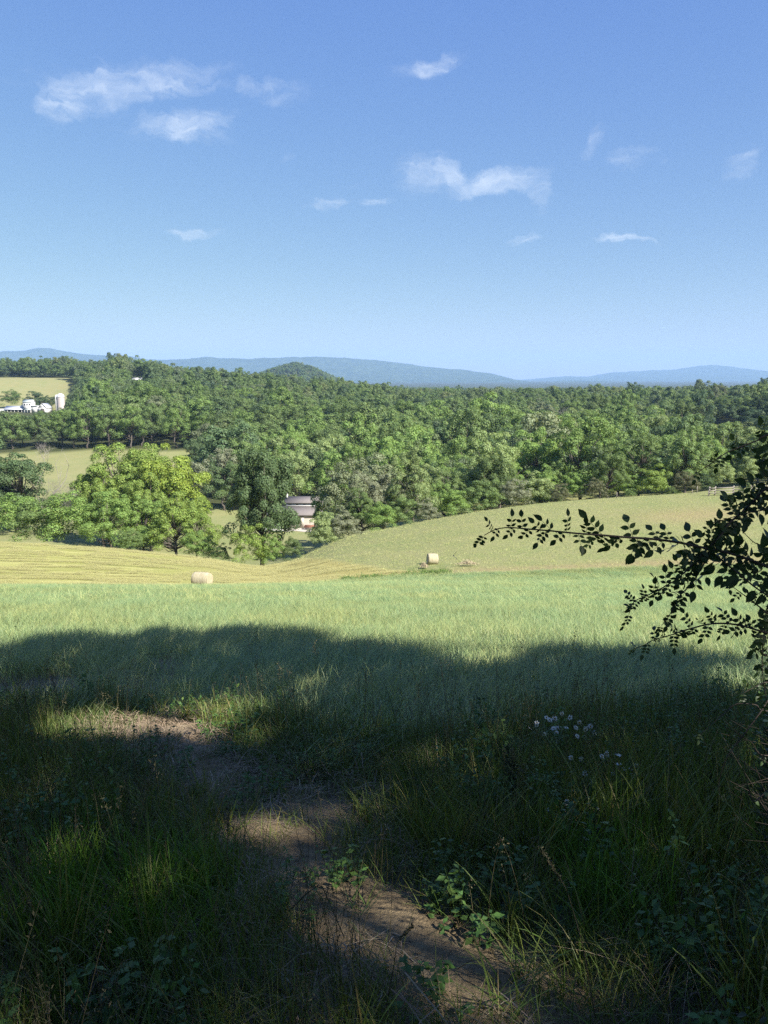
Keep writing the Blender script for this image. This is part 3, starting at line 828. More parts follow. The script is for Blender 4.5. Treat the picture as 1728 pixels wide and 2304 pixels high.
# more single trees seen in the distance
add_tree(445, 985, 66, 232, 'mid3', 'dark', 'dark tree at the right end of the sloping pasture')
add_tree(445, 1040, 90, 196, 'mid1', 'grey', 'grey-green tree right of the lime tree')
add_tree(500, 1010, 92, 200, 'mid6', 'grey', 'grey-green tree left of the tall oak')
add_tree(545, 925, 104, 330, 'mid5', 'blue', 'wide dark tree crowning the slope above the oak')
add_tree(100, 985, 52, 250, 'bare0', 'grey', 'grey bare tree at the left end of the pasture tree row', 'dead_tree')
add_tree(246, 872, 48, 430, 'bare0', 'grey', 'grey bare tree in the wood right of the silo', 'dead_tree')
add_tree(676, 850, 20, 420, 'bare1', 'grey', 'white bare snag on the ridge right of the middle', 'dead_tree')
add_tree(1272, 905, 44, 330, 'bare0', 'grey', 'pale leaning bare tree high in the wood', 'dead_tree')
add_tree(1570, 962, 40, 232, 'bare2', 'grey', 'reddish grey bare tree in the right part of the wood', 'dead_tree')
add_tree(1520, 985, 56, 205, 'bare1', 'grey', 'pale bare tree above the broad bright green tree', 'dead_tree')
add_tree(1580, 880, 64, 300, 'mid4', 'blue', 'big dark round tree standing out in the right wood')
add_tree(1690, 918, 66, 300, 'mid2', 'blue', 'dark round tree beside the small clearing')
for px, top, w, c in ((22, 932, 70, 'mid'), (82, 925, 66, 'mid'), (135, 923, 62, 'leafgreen'), (190, 908, 70, 'leafgreen'), (240, 915, 62, 'mid'), (290, 912, 66, 'leafgreen'), (338, 918, 62, 'mid'), (392, 910, 70, 'leafgreen'), (-30, 932, 66, 'mid'),
                      (50, 936, 60, 'dark'), (160, 925, 56, 'mid'), (265, 926, 60, 'mid'), (315, 928, 58, 'dark')):
    add_tree(px, top, w, 288 + (px % 17) * .6, 'mid%d' % (px % 7), c, None, group='tree row along the top of the sloping pasture')
for px, top, w, y, c in ((24, 877, 50, 530, 'leafgreen'), (75, 880, 54, 528, 'blue'), (112, 890, 30, 520, 'dark'), (165, 884, 34, 522, 'mid'), (95, 893, 30, 514, 'dark'), (150, 900, 30, 515, 'mid')):
    add_tree(px, top, w, y, 'mid%d' % (px % 7), c, None, group='trees round the white farm')

# random wood in the plan, on a jittered grid
rg = np.random.default_rng(11)
cand = []
y = 112.0
while y < 1150:
    sp = 7.6 if y < 240 else 9.2
    if y > 640: sp = 10.5
    xw = y * .60 + 20
    for x in np.arange(-xw, xw, sp):
        xx = x + rg.uniform(-.42, .42) * sp; yy = y + rg.uniform(-.42, .42) * sp
        cand.append((xx, yy))
    y += sp
cand = np.array(cand)
zc_ = zt(cand[:, 0], cand[:, 1])
tt = cand[:, 0] / cand[:, 1]
pxx = 864 + tt * F_PX / 1.015
yy = cand[:, 1]
fr = crest_y(tt)
ok = yy > np.where(pxx > 700, fr + 10, 178)
ok &= ~((pxx > -300) & (pxx < 445) & (yy > 170) & (yy < 284))           # pasture
ok &= ~((pxx < 175) & (yy > 455) & (yy < 712))                          # farm and its meadow
ok &= ~((pxx > 590) & (pxx < 760) & (yy > 128) & (yy < 182))            # barn yard
ok &= ~((pxx < 700) & (yy < 185))
ok &= ~((cand[:, 0] > -18) & (cand[:, 0] < 8) & (yy > 138) & (yy < 184))
ok &= ~((pxx > 1585) & (yy > 318) & (yy < 375) & (pxx < 1720))
ok &= ~((pxx > 1560) & (yy < 126))
handpos = np.array([(p['x'], p['y']) for p in placed])
hr = np.array([p['W'] for p in placed]) * .34
for (x, y), z, px, k in zip(cand, zc_, pxx, ok):
    if not k: continue
    d = np.hypot(handpos[:, 0] - x, handpos[:, 1] - y)
    if (d < hr + 2.2).any(): continue
    H = float(np.clip(rg.normal(13.5, 2.6), 8, 20)); W = H * rg.uniform(.62, .92)
    if y > 240: W = H * rg.uniform(.82, 1.12)
    if y > 350: H = float(np.clip(rg.normal(15.0 if px < 470 else 12.4, 1.9), 8.5, 18)); W = min(H, 13.5) * rg.uniform(.82, 1.15)
    if y > 350: H *= 1 + .20 * float(fnoise(np.array([x]), np.array([y]), 48, 79)[0])
    if y < 190: H *= .9; W *= .95
    if y < 135: H *= .88; W *= .88
    tpx, tpy = to_px(x, y, z + H); _, bpy_ = to_px(x, y, z)
    w = W * F_PX / y
    if blocked(tpx, w, tpy, bpy_, y):
        H *= .55; W *= .6
        tpx, tpy = to_px(x, y, z + H); w = W * F_PX / y
        if blocked(tpx, w, tpy, bpy_, y): continue
    nz = fnoise(np.array([x]), np.array([y]), 90, 77)[0] + rg.normal(0, .55)
    shade = 'dark' if nz < -.8 else 'blue' if nz < -.68 else 'mid' if nz < -.05 else 'leafgreen' if nz < .42 else 'grey' if nz < .54 else 'olive' if nz < .85 else 'pale'
    if rg.random() < .10 and y < 500: H *= 1.18
    if y > 420 and shade in ('pale', 'leafgreen'): shade = 'mid'
    placed.append(dict(px=tpx, top=tpy, w=w, y=y, x=x, z=z, H=H, W=W, kind=None, col=shade, label=None, name='tree', group=None, cat='tree', rot=None, hand=False))

# the largest 300 in view are things of their own, the rest is the wood
inview = [p for p in placed if -60 < p['px'] < 1790]
hand = [p for p in placed if p['hand']]
auto = [p for p in placed if not p['hand']]
auto_in = sorted([p for p in auto if 5 < p['px'] < 1723], key=lambda p: -p['w'])
# thin out those a nearer big tree hides completely
def hidden(p, others):
    c = 0
    for o in others:
        if o['y'] < p['y'] - 4 and abs(o['px'] - p['px']) < o['w'] * .30 and o['top'] < p['top'] + 3: return True
    return False
near = sorted(placed, key=lambda p: p['y'])
single, mass = [], []
for p in auto_in:
    if len(single) + len(hand) < 296 and not hidden(p, near[:900]): single.append(p)
    else: mass.append(p)
ids_ = set(id(p) for p in single)
mass = [p for p in auto if id(p) not in ids_]

LAND = [('the barn roof', 672, 1120), ('the silo', 132, 885), ('the tall oak', 583, 1013), ('the lime tree', 372, 1022), ('the two bare trees', 1040, 1050), ('the utility pole', 1355, 1050),
        ('the rail fence', 1640, 1093), ('the cone hill', 667, 811), ('the white snag', 676, 850), ('the dark round tree', 1580, 880), ('the forked snag', 940, 1082), ('the small clearing', 1650, 945), ('the pasture', 250, 1005), ('the farmhouse roof', 306, 850),
        ('the leaning bare tree', 1272, 905), ('the hay bale on the meadow', 972, 1256)]
COLW = {'dark': 'dark green', 'blue': 'deep blue-green', 'mid': 'mid green', 'bright': 'bright green', 'lime': 'yellow-green', 'grey': 'grey-green', 'olive': 'olive green', 'brown': 'brownish', 'pale': 'pale green', 'leafgreen': 'fresh green'}
NUM = ['', 'one crown', 'two crowns', 'three crowns', 'four crowns', 'five crowns', 'six crowns', 'seven crowns', 'eight crowns', 'nine crowns', 'ten crowns', 'eleven crowns', 'twelve crowns', 'thirteen crowns']
used = {}
def auto_label(p):
    shape = 'broad' if p['W'] > p['H'] * .8 else 'narrow' if p['W'] < p['H'] * .68 else 'round'
    best = sorted(LAND, key=lambda l: abs(l[1] - p['px']) + abs(l[2] - p['top']))
    for l in best[:6]:
        dx = p['px'] - l[1]; dy = l[2] - p['top']; u = 48.0
        nx = int(round(abs(dx) / u)); ny = int(round(abs(dy) / (u * .5)))
        if nx > 13 or ny > 13: continue
        parts_ = []
        if ny: parts_.append('%s %s' % (NUM[ny], 'above' if dy > 0 else 'below'))
        if nx: parts_.append('%s %s of' % (NUM[nx], 'right' if dx > 0 else 'left'))
        if not parts_: parts_ = ['right beside']
        s = '%s %s tree %s %s' % (shape, COLW[p['col']], ' and '.join(parts_), l[0])
        if s not in used: used[s] = 1; return s
    s = '%s %s tree in the wood near %s' % (shape, COLW[p['col']], best[0][0])
    used[s] = used.get(s, 0) + 1
    return s
KIND = {}
for i in range(5): KIND['hero%d' % i] = HERO[i]
KIND['tall'] = HERO_TALL
for i in range(3): KIND['airy%d' % i] = HERO_AIRY[i]
for i in range(7): KIND['mid%d' % i] = MID[i]
for i in range(4): KIND['bush%d' % i] = MID_BUSH[i]
for i in range(2): KIND['cedar%d' % i] = CEDAR[i]
n_single = 0
for p in hand + single:
    k = p['kind']
    rz = rg.uniform(0, 6.28)
    if k is None:
        k = ('hero%d' % rg.integers(5) if rg.random() < .5 else 'airy%d' % rg.integers(3)) if p['y'] < 165 else 'mid%d' % rg.integers(7)
        if p['y'] < fr.min() + 0 or (p['y'] < 135 and rg.random() < .5): k = 'bush%d' % rg.integers(4)
    label = p['label'] or auto_label(p)
    root = empty(p['name'], (p['x'], p['y'], p['z'] - .05), rz)
    tag(root, label, p['cat'], p['group'] or ('dead trees in the wood' if p['name'] == 'dead_tree' else G_FRONT if p['hand'] and p['y'] < 165 and p['px'] < 700 else 'trees of the wood across the valley'))
    if k.startswith('bare') or k == 'twiggy':
        me = BARE_POLE if k == 'barepole' else BARE[2] if k == 'twiggy' else BARE[int(k[-1])]
        zs = p['H'] / 10.0; ws = p['W'] / 7.0
        b = link(bpy.data.objects.new('branches', me), root); b.scale = (zs * .9, zs * .9, zs)
        n_single += 1
        continue
    if not k.startswith(('bush', 'tall')) and p['W'] > p['H'] * 1.02: k = 'bush%d' % rg.integers(4)
    if p['W'] > p['H'] * 1.2: p['W'] = p['H'] * 1.2
    cme, tme = KIND[k]
    sc_ = (p['W'] / (9.0 if k == 'tall' else 8.0 if k.startswith('cedar') else 10.0), p['H'] / 14.0)
    c = link(bpy.data.objects.new('crown', cme), root); c.scale = (sc_[0], sc_[0], sc_[1])
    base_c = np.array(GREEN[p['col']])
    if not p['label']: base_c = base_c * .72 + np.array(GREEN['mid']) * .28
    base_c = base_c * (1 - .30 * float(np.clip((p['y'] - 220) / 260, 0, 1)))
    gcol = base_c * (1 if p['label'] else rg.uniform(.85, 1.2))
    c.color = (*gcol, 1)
    if not k.startswith('bush'):
        t = link(bpy.data.objects.new('trunk', tme), root); t.scale = (sc_[0] * 1.0, sc_[0] * 1.0, sc_[1])
    n_single += 1
print('single trees', n_single, 'mass', len(mass))

# the wood that reads as one mass
pos = np.array([(p['x'], p['y'], p['z']) for p in mass]); n = len(pos)
FAR2 = []
for c, t in FARM: FAR2.append(c)
scatter('forest', pos, np.stack([np.zeros(n), np.zeros(n), rg.uniform(0, 6.28, n)], 1), np.array([p['W'] / 10 for p in mass]), rg.integers(0, len(FAR2), n), FAR2,
        'mixed green wood covering the valley and hills', zs=np.array([p['H'] / 14 for p in mass]))
# far hill and low ground beyond
m_ = 15000
yy = 1150 + 1300 * rg.random(m_) ** .9; xx = (rg.random(m_) - .5) * 2 * (yy * .42 + 30) - 150
zz = zt(xx, yy)
cxh = at(667, 811, 1900).x
kp = (np.abs(xx - cxh) < 620) | (rg.random(m_) < .5)
xx, yy, zz = xx[kp], yy[kp], zz[kp]; n = len(xx)
scatter('forest', np.stack([xx, yy, zz - 1], 1), np.stack([np.zeros(n), np.zeros(n), rg.uniform(0, 6.28, n)], 1), rg.uniform(.9, 1.5, n), rg.integers(0, 4, n), TINY,
        'hazy wood on the cone-shaped hill beyond the valley', zs=rg.uniform(.6, .95, n))

exec_after = True
# ==================================================================== the near canopy that shades the foreground
EDGE_PX = [(-400, 1480), (0, 1458), (62, 1440), (156, 1428), (270, 1436), (312, 1436), (323, 1420), (364, 1414), (420, 1426), (448, 1442), (479, 1419), (520, 1414), (677, 1419), (771, 1444), (864, 1446), (950, 1462), (1040, 1494), (1128, 1495),
           (1175, 1473), (1232, 1456), (1345, 1460), (1472, 1456), (1526, 1467), (1598, 1486), (1652, 1506), (1728, 1530), (2300, 1560)]
LIGHT = [(672, 1908, 26, 12, 1), (745, 2032, 45, 20, .9), (925, 2108, 115, 44, 1), (1010, 2135, 50, 22, .8), (1200, 2262, 100, 36, .9), 
         (175, 1655, 60, 26, .8), (320, 1650, 45, 22, .75), (440, 1640, 90, 26, .8), (540, 1660, 60, 24, .6), (690, 1600, 34, 34, .5), (640, 1570, 80, 22, .35), (785, 1850, 26, 30, .6), (350, 1500, 40, 18, .45), (230, 1520, 90, 16, .25),
         (1655, 1552, 75, 20, 1), (1560, 1548, 80, 18, .35), (1230, 1505, 50, 14, .3), (150, 2150, 60, 30, .22), (1400, 1640, 40, 20, .25), (1720, 1740, 50, 40, .7), (1020, 1740, 20, 12, .5), (1330, 1980, 20, 12, .3)]
def shade_keep(gx, gy, gz, rg):
    """whether a leaf whose shadow falls at this ground point stays"""
    gy_ = np.maximum(gy, .9)
    dz = gz - CAM_Z
    f = gy_ * math.cos(PITCH) - dz * math.sin(PITCH); u = gy_ * math.sin(PITCH) + dz * math.cos(PITCH)
    px = 864 + F_PX * gx / f; py = 1152 - F_PX * u / f
    e = np.interp(px, [a for a, b in EDGE_PX], [b for a, b in EDGE_PX])
    keep = (py > e + 2) | (gy < .9)
    for a, b, rx, ry, s in LIGHT:
        x0, y0 = gpx(a, b); x1 = gpx(a + rx, b)[0]; y1 = gpx(a, b - ry)[1]; y2 = gpx(a, b + ry)[1]
        d = np.hypot((gx - x0) / (x1 - x0 + .17), (gy - (y1 + y2) / 2) / ((y1 - y2) / 2 + .19))
        keep &= ~((d < 1) & (rg.random(len(px)) < (1.0 if s >= .7 else s * .8)) & (gy > .9))
    return keep
def near_canopy():
    rg = np.random.default_rng(5)
    n = 60000
    gx = rg.uniform(-16, 17, n); gy = rg.uniform(-9, 16.5, n)
    gz = -.235 * gy + .12
    # thickness in clumps
    tau = rg.uniform(15.5, 26, n)
    P3 = np.stack([gx, gy, gz], 1) + SUN * tau[:, None]
    P3 += 0
    k = shade_keep(gx, gy, gz, rg)
    # stay out of the camera's view
    inv = (P3[:, 1] > 0) & (np.abs(P3[:, 0]) < .56 * P3[:, 1] + .5) & (P3[:, 2] < CAM_Z + .50 * P3[:, 1] + .6)
    k &= ~inv
    P3 = P3[k]
    trunks = np.array([[8.5, 1.0], [13.5, 3.0], [18.0, -2.0], [11.5, -7.0], [17.0, -12.0], [22.5, 2.0], [5.0, -8.0]])
    a = np.argmin(np.hypot(P3[:, None, 0] - trunks[None, :, 0] , P3[:, None, 1] - trunks[None, :, 1]) , axis=1)
    mt = leaf_mat('near_tree_foliage', [(.075, .14, .03), (.10, .17, .04)], trans=.42)
    words = ['standing nearest the path, its crown shading the bare soil', 'at the field edge, shading the crop', 'at the back, behind the rose bush', 'just behind the viewer', 'farthest behind the viewer', 'farthest along the field edge', 'over the gap where the path begins']
    for i, (tx, ty) in enumerate(trunks):
        L = P3[a == i]
        if len(L) < 50: continue
        z0 = zt1(tx, ty)
        root = empty('shade_tree', (tx, ty, z0))
        tag(root, 'unseen tree added to block sky light, ' + words[i], 'tree', 'tall trees at the field edge that shade the foreground')
        Lc = L - np.array([tx, ty, z0])
        V, q = leaf_quads(rg, Lc, rnd_dirs(rg, len(L)) + SUN * .6, rg.uniform(.30, .52, len(L)), .75)
        link(bpy.data.objects.new('crown', mesh_np('near_crown', V, q, [mt])), root)
        g = Geo()
        top = float(np.median(Lc[:, 2]))
        g.tube([[0, 0, -.4], [.1, .05, top * .35], [.0, .1, top * .8], [.1, .1, top]], [.34, .27, .17, .08], 10)
        for kk in rg.permutation(len(Lc))[:14]:
            e = Lc[kk]
            # limbs must not cross the view either
            s0 = np.array([0.05, .05, min(top * .7, max(2.5, e[2] * .55))])
            mid = (s0 + e) / 2 + rg.normal(0, .15, 3)
            bad = False
            for w in (mid, e, (mid + e) / 2):
                W = w + np.array([tx, ty, z0])
                if W[1] > 0 and abs(W[0]) < .58 * W[1] + .4 and W[2] < CAM_Z + .5 * W[1] + .8: bad = True
            if bad: continue
            g.tube([s0, mid, e], [.09, .06, .02], 6)
        g.obj('trunk', M_BARK, root, True)
near_canopy()
for k_, (tx_, ty_, words_) in enumerate(((-7.5, -7.5, 'standing behind the viewer on the left'), (-14.5, -4.5, 'farther left behind the viewer'), (-3.5, -13.5, 'back from the viewer at the end of the path'), (-15.5, -13.0, 'farthest back on the left'))):  # unseen trees added to block sky light from behind the viewer
    root = empty('shade_tree', (tx_, ty_, zt1(tx_, ty_)), k_ * 1.3)
    tag(root, 'unseen tree added to block sky light, ' + words_, 'tree', 'tall trees at the field edge that shade the foreground')
    c_ = link(bpy.data.objects.new('crown', HERO[k_][0]), root); c_.color = (*GREEN['mid'], 1); c_.scale = (1.15, 1.15, 1.05)
    t_ = link(bpy.data.objects.new('trunk', HERO[k_][1]), root); t_.scale = (1.15, 1.15, 1.05)

# ==================================================================== grasses
CROP_COLS = [(.155, .21, .092), (.23, .30, .12), (.31, .375, .142), (.44, .46, .172), (.57, .56, .25)]
M_CROP = leaf_mat('crop_blades', CROP_COLS, trans=.35, rough=.45, spec=.4, var=.25, posvar=(.35, (.82, .97, 1.10)))
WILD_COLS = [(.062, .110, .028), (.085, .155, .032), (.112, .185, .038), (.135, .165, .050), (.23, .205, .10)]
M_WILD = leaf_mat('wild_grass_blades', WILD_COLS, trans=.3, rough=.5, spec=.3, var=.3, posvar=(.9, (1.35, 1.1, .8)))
M_BRIGHT = leaf_mat('bright_grass_blades', [(.10, .20, .025), (.13, .24, .03), (.08, .165, .025)], trans=.35, rough=.5, var=.3)
M_EDGE = leaf_mat('edge_weed_leaves', [(.13, .22, .05), (.20, .28, .08), (.10, .17, .04)], trans=.35)
M_STRAW = leaf_mat('dry_straw', [(.26, .19, .12), (.36, .28, .18), (.18, .13, .09), (.42, .35, .24)], trans=.1, rough=.8, var=.3)
M_SEED = leaf_mat('seed_heads', [(.10, .09, .05), (.14, .125, .07), (.07, .068, .035)], trans=.15, rough=.8, var=.3)
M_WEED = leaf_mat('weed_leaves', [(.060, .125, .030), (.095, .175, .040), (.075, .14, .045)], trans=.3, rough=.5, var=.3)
M_MEADOW = leaf_mat('meadow_grass', [(0.301, 0.384, 0.127), (0.435, 0.473, 0.183), (0.602, 0.553, 0.270), (0.235, 0.331, 0.095)], trans=.2, rough=.8, var=.25)

def disc(rg, n, r):
    a = rg.uniform(0, 6.283, n); q = r * np.sqrt(rg.random(n))
    return np.stack([np.cos(a) * q, np.sin(a) * q, np.zeros(n)], 1)

def blade_mesh(name, seed, n, r, h, w, mat, lean=(.05, .35), curl=(.1, .7), seg=4, droop=.15, wind=None):
    rg = np.random.default_rng(seed)
    az = rg.uniform(0, 6.283, n) if wind is None else rg.normal(wind, 1.1, n)
    V, q, t = blades(rg, disc(rg, n, r), rg.uniform(h[0], h[1], n), rg.uniform(w[0], w[1], n), rg.uniform(lean[0], lean[1], n), rg.uniform(curl[0], curl[1], n), seg, az, droop)
    return mesh_np(name, V, [q, t], [mat], True)

def stalk_mesh(name, seed, n, r, h, mats, panicle=.12, w=.0026):
    """tall thin flowering stalks with loose seed heads"""
    rg = np.random.default_rng(seed)
    g = Geo(); nf = 0
    for b in disc(rg, n, r):
        H = rg.uniform(*h); a = rg.uniform(0, 6.283); l = rg.uniform(.03, .28)
        d = np.array([math.cos(a), math.sin(a), 0])
        pts = [b + d * (l * H * (s ** 1.8)) + np.array([0, 0, H * (s - .06 * s ** 4)]) for s in np.linspace(0, 1, 6)]
        g.tube(pts, np.linspace(w * .6, w * .3, 6), 3, False)
        for k in range(rg.integers(10, 22)):
            s = 1 - panicle * rg.random() * 1.3 / H * .8
            p = b + d * (l * H * (s ** 1.8)) + np.array([0, 0, H * (s - .06 * s ** 4)])
            e = p + rnd_dirs(rg, 1)[0] * np.array([1, 1, .6]) * rg.uniform(.006, .028) + np.array([0, 0, .012])
            V, q = leaf_quads(rg, e[None], rnd_dirs(rg, 1), rg.uniform(.008, .016), .35)
            g.add(V, q=q)
    return g.build(name, mats)

def weed_mesh(name, seed, n, r, h, mat, leaf=(.02, .045), per=14):
    rg = np.random.default_rng(seed)
    g = Geo()
    for b in disc(rg, n, r):
        H = rg.uniform(*h); a = rg.uniform(0, 6.283); d = np.array([math.cos(a), math.sin(a), 0]) * rg.uniform(.0, .4)
        g.tube([b, b + d * H * .4 + np.array([0, 0, H * .6]), b + d * H + np.array([0, 0, H])], [.0022, .0018, .001], 3, False)
        k = per
        s = rg.uniform(.15, 1, k)[:, None]
        c = b + d * H * s + np.array([0, 0, H]) * s
        dr = rnd_dirs(rg, k) * np.array([1, 1, .35]); dr /= np.linalg.norm(dr, axis=1)[:, None]
        L = rg.uniform(leaf[0], leaf[1], k)[:, None]
        up = np.array([0, 0, 1.0]) + rnd_dirs(rg, k) * .5
        side = np.cross(dr, up); side /= np.linalg.norm(side, axis=1)[:, None]
        V = np.stack([c, c + dr * L * .55 + side * L * .32, c + dr * L * 1.15 - up * L * .12, c + dr * L * .55 - side * L * .32], 1).reshape(-1, 3)
        g.add(V, q=np.arange(k * 4).reshape(-1, 4))
    return g.build(name, mat)

def straw_mesh(name, seed, n, r, mat, L=(.06, .28)):
    rg = np.random.default_rng(seed)
    g = Geo()
    for b in disc(rg, n, r):
        a = rg.uniform(0, 6.283); l = rg.uniform(*L)
        d = np.array([math.cos(a), math.sin(a), rg.normal(0, .10)])
        c = b + np.array([0, 0, rg.uniform(.004, .03)])
        nrm = np.array([-math.sin(a), math.cos(a), 0]) * rg.uniform(.0012, .003)
        m = c + np.array([rg.normal(0, .01), rg.normal(0, .01), rg.uniform(0, .02)])
        V = np.array([c - d * l / 2 - nrm, c - d * l / 2 + nrm, m + nrm, m - nrm, c + d * l / 2 + nrm * .5, c + d * l / 2 - nrm * .5])
        g.add(V, q=[[0, 1, 2, 3], [3, 2, 4, 5]])
    return g.build(name, mat)

CROP = [blade_mesh('crop_tuft_%d' % i, 600 + i, 75, .30, (.22, .42), (.005, .010), M_CROP, (.02, .45), (.1, 1.0), 4, .22, wind=None if i % 2 else .4) for i in range(6)]
CROP_FAR = [blade_mesh('crop_far_%d' % i, 620 + i, 150, .42, (.22, .40), (.007, .014), M_CROP, (.02, .6), (.1, 1.2), 3, .3, wind=None) for i in range(5)]

def jitter_grid(rg, x0, x1, y0, y1, sp):
    X, Y = np.meshgrid(np.arange(x0, x1, sp), np.arange(y0, y1, sp))
    X = X.ravel() + rg.uniform(-.5, .5, X.size) * sp; Y = Y.ravel() + rg.uniform(-.5, .5, Y.size) * sp
    return X, Y
rg = np.random.default_rng(21)
def crop_margin(x): return np.interp(x, [-3, -1.2, -.5, 0.2, 1, 2.5, 4], [6.2, 6.2, 5.6, 4.9, 5.1, 6.2, 7.0]) + fnoise(x, x * 0 + 3, 2.2, 61) * .4
# near crop
X, Y = jitter_grid(rg, -13, 14, 4.5, 23, .29)
k = (np.abs(X) < .56 * Y + 1.6) & (Y > crop_margin(X) + rg.normal(0, .25, X.size)) & (path_d(X, Y) > .10 + rg.random(X.size) * .2)
X, Y = X[k], Y[k]; n = len(X)
thin = np.clip((Y - crop_margin(X)) / 3.0, .35, 1)
kk = rg.random(n) < thin + .2
X, Y, thin = X[kk], Y[kk], thin[kk]; n = len(X)
hs = (.88 + .12 * fnoise(X, Y, 3.0, 62)) * rg.uniform(.88, 1.12, n)
scatter('cereal_crop', np.stack([X, Y, zt(X, Y) - .01], 1), np.stack([rg.normal(0, .05, n), rg.normal(0, .05, n), rg.uniform(-.6, .6, n)], 1), np.ones(n), rg.integers(0, len(CROP), n), CROP,
        'blue-green cereal crop, the near part lying in tree shade', zs=hs)
X, Y = jitter_grid(rg, -38, 40, 23, 62, .43)
k = (np.abs(X) < .56 * Y + 2) & (Y < edge_y(X / np.maximum(Y, 8)) + .2 + fnoise(X, Y, 5, 63) * .25)
X, Y = X[k], Y[k]; n = len(X)
scatter('cereal_crop', np.stack([X, Y, zt(X, Y) - .01], 1), np.stack([rg.normal(0, .05, n), rg.normal(0, .05, n), rg.uniform(-.6, .6, n)], 1), np.ones(n) * 1.0, rg.integers(0, len(CROP_FAR), n), CROP_FAR,
        'pale green cereal crop, the sunlit part of the field', zs=(.92 + .10 * fnoise(X, Y, 6.0, 62)) * rg.uniform(.9, 1.1, n))

# meadow and hay grass
MEAD = [blade_mesh('meadow_tuft_%d' % i, 640 + i, 34, .34, (.07, .22), (.006, .013), M_MEADOW, (.05, .5), (.1, .7), 3) for i in range(5)]
X, Y = jitter_grid(rg, -48, 70, 52, 116, .78)
t = X / Y
k = (Y > edge_y(t) + .3) & (Y < crest_y(t) + 3) & (np.abs(X) < .56 * Y + 2) & ((hay_amount(X, Y) < .5) | (Y < edge_y(t) + 3.2 + 1.5 * (t > -.28) * (t + .28) * 20))
X, Y = X[k], Y[k]; n = len(X)
scatter('meadow_grass', np.stack([X, Y, zt(X, Y) - .02], 1), np.stack([rg.normal(0, .1, n), rg.normal(0, .1, n), rg.uniform(0, 6.28, n)], 1), rg.uniform(.8, 1.4, n), rg.integers(0, 5, n), MEAD,
        'dry olive and straw-coloured meadow grass on the far slope', zs=rg.uniform(.7, 1.3, n) * (1 - .55 * (hay_amount(X, Y) > .5)))
# raked rows of cut hay
X = rg.uniform(-50, 3, 15000); row = rg.integers(0, 24, 15000)
off = row * 1.9 + rg.normal(0, .22, 15000) + fnoise(X, row * 7.0, 25, 71) * .8
t0 = X / 72
Y = 54.5 + off * (1 + .0 * X)
Y = Y + (crest_y(X / Y) - 95) * (Y - 53) / 42
t = X / Y
k = (Y > edge_y(t) + .5) & (Y < crest_y(t)) & (hay_amount(X, Y) > .6) & (np.abs(X) < .56 * Y) & (fnoise(X, row * 3.0, 14, 72) > -.2)
X, Y = X[k], Y[k]; n = len(X)
HAYC = [straw_mesh('hay_wisp_%d' % i, 660 + i, 60, .42, leaf_mat('cut_hay_%d' % i, [(.36, .345, .13), (.46, .42, .19), (.27, .28, .09)], trans=.1, rough=.8, var=.25), (.15, .5)) for i in range(3)]
for me in HAYC:
    co = np.zeros(len(me.vertices) * 3, np.float32); me.vertices.foreach_get('co', co); co = co.reshape(-1, 3); co[:, 2] = co[:, 2] * 2.4 + .02; me.vertices.foreach_set('co', co.ravel())
scatter('cut_hay', np.stack([X, Y, zt(X, Y)], 1), np.stack([np.zeros(n), np.zeros(n), rg.uniform(0, 6.28, n)], 1), rg.uniform(.7, 1.2, n), rg.integers(0, 3, n), HAYC,
        'mown hay lying in pale yellow rows left of the bale')

# wild growth round the path
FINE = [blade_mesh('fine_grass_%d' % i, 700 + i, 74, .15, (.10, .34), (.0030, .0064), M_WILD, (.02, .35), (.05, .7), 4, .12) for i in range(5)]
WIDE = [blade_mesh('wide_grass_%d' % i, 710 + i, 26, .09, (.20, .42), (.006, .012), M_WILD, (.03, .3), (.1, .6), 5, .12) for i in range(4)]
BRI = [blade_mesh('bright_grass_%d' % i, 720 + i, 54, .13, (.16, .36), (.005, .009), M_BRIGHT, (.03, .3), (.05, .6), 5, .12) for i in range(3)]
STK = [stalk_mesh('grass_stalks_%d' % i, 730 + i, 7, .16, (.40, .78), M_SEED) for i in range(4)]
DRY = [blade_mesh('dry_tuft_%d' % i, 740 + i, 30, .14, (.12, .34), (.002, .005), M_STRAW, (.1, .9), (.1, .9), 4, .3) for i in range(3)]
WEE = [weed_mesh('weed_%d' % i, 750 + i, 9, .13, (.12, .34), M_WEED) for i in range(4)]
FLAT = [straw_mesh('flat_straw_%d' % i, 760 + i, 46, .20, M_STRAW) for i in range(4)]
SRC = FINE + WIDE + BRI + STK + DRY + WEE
o_f, o_w, o_b, o_s, o_d, o_e = 0, 5, 9, 12, 16, 19
X, Y = jitter_grid(rg, -5.5, 6.0, .9, 8.6, .125)
PDv = path_d(X, Y)
inv = (np.abs(X) < .56 * Y + .8) & (Y < crop_margin(X) + 1.0)
right = X > .1 * Y
u = rg.random(X.size)
e = np.clip((PDv - .02) / .28, 0, 1)                       # thinner beside the bare soil
k = inv & (((PDv > .0) & (u < .30 + .70 * e)) | ((PDv > -.12) & (u < np.where(Y > 4, .34, .12)) & (fnoise(X, Y, .6, 84) > .0)) | ((PDv <= 0) & (Y > 4.0) & (Y < 5.4) & (u < .30)))
X, Y, PDv, right = X[k], Y[k], PDv[k], right[k]; n = len(X)
u = rg.random(n)
patch = fnoise(X, Y, 1.3, 81); patch2 = fnoise(X, Y, .8, 82)
idx = rg.integers(0, 5, n)
idx = np.where((u < np.where(Y > 3.4, .14, .08)), o_w + rg.integers(0, 4, n), idx)
idx = np.where((u > .14) & (u < .14 + np.where(right, .06, .12 + .12 * (Y < 3.3))), o_s + rg.integers(0, 4, n), idx)
idx = np.where((u > .26) & (u < .31 + .1 * (patch2 > .3)), o_d + rg.integers(0, 3, n), idx)
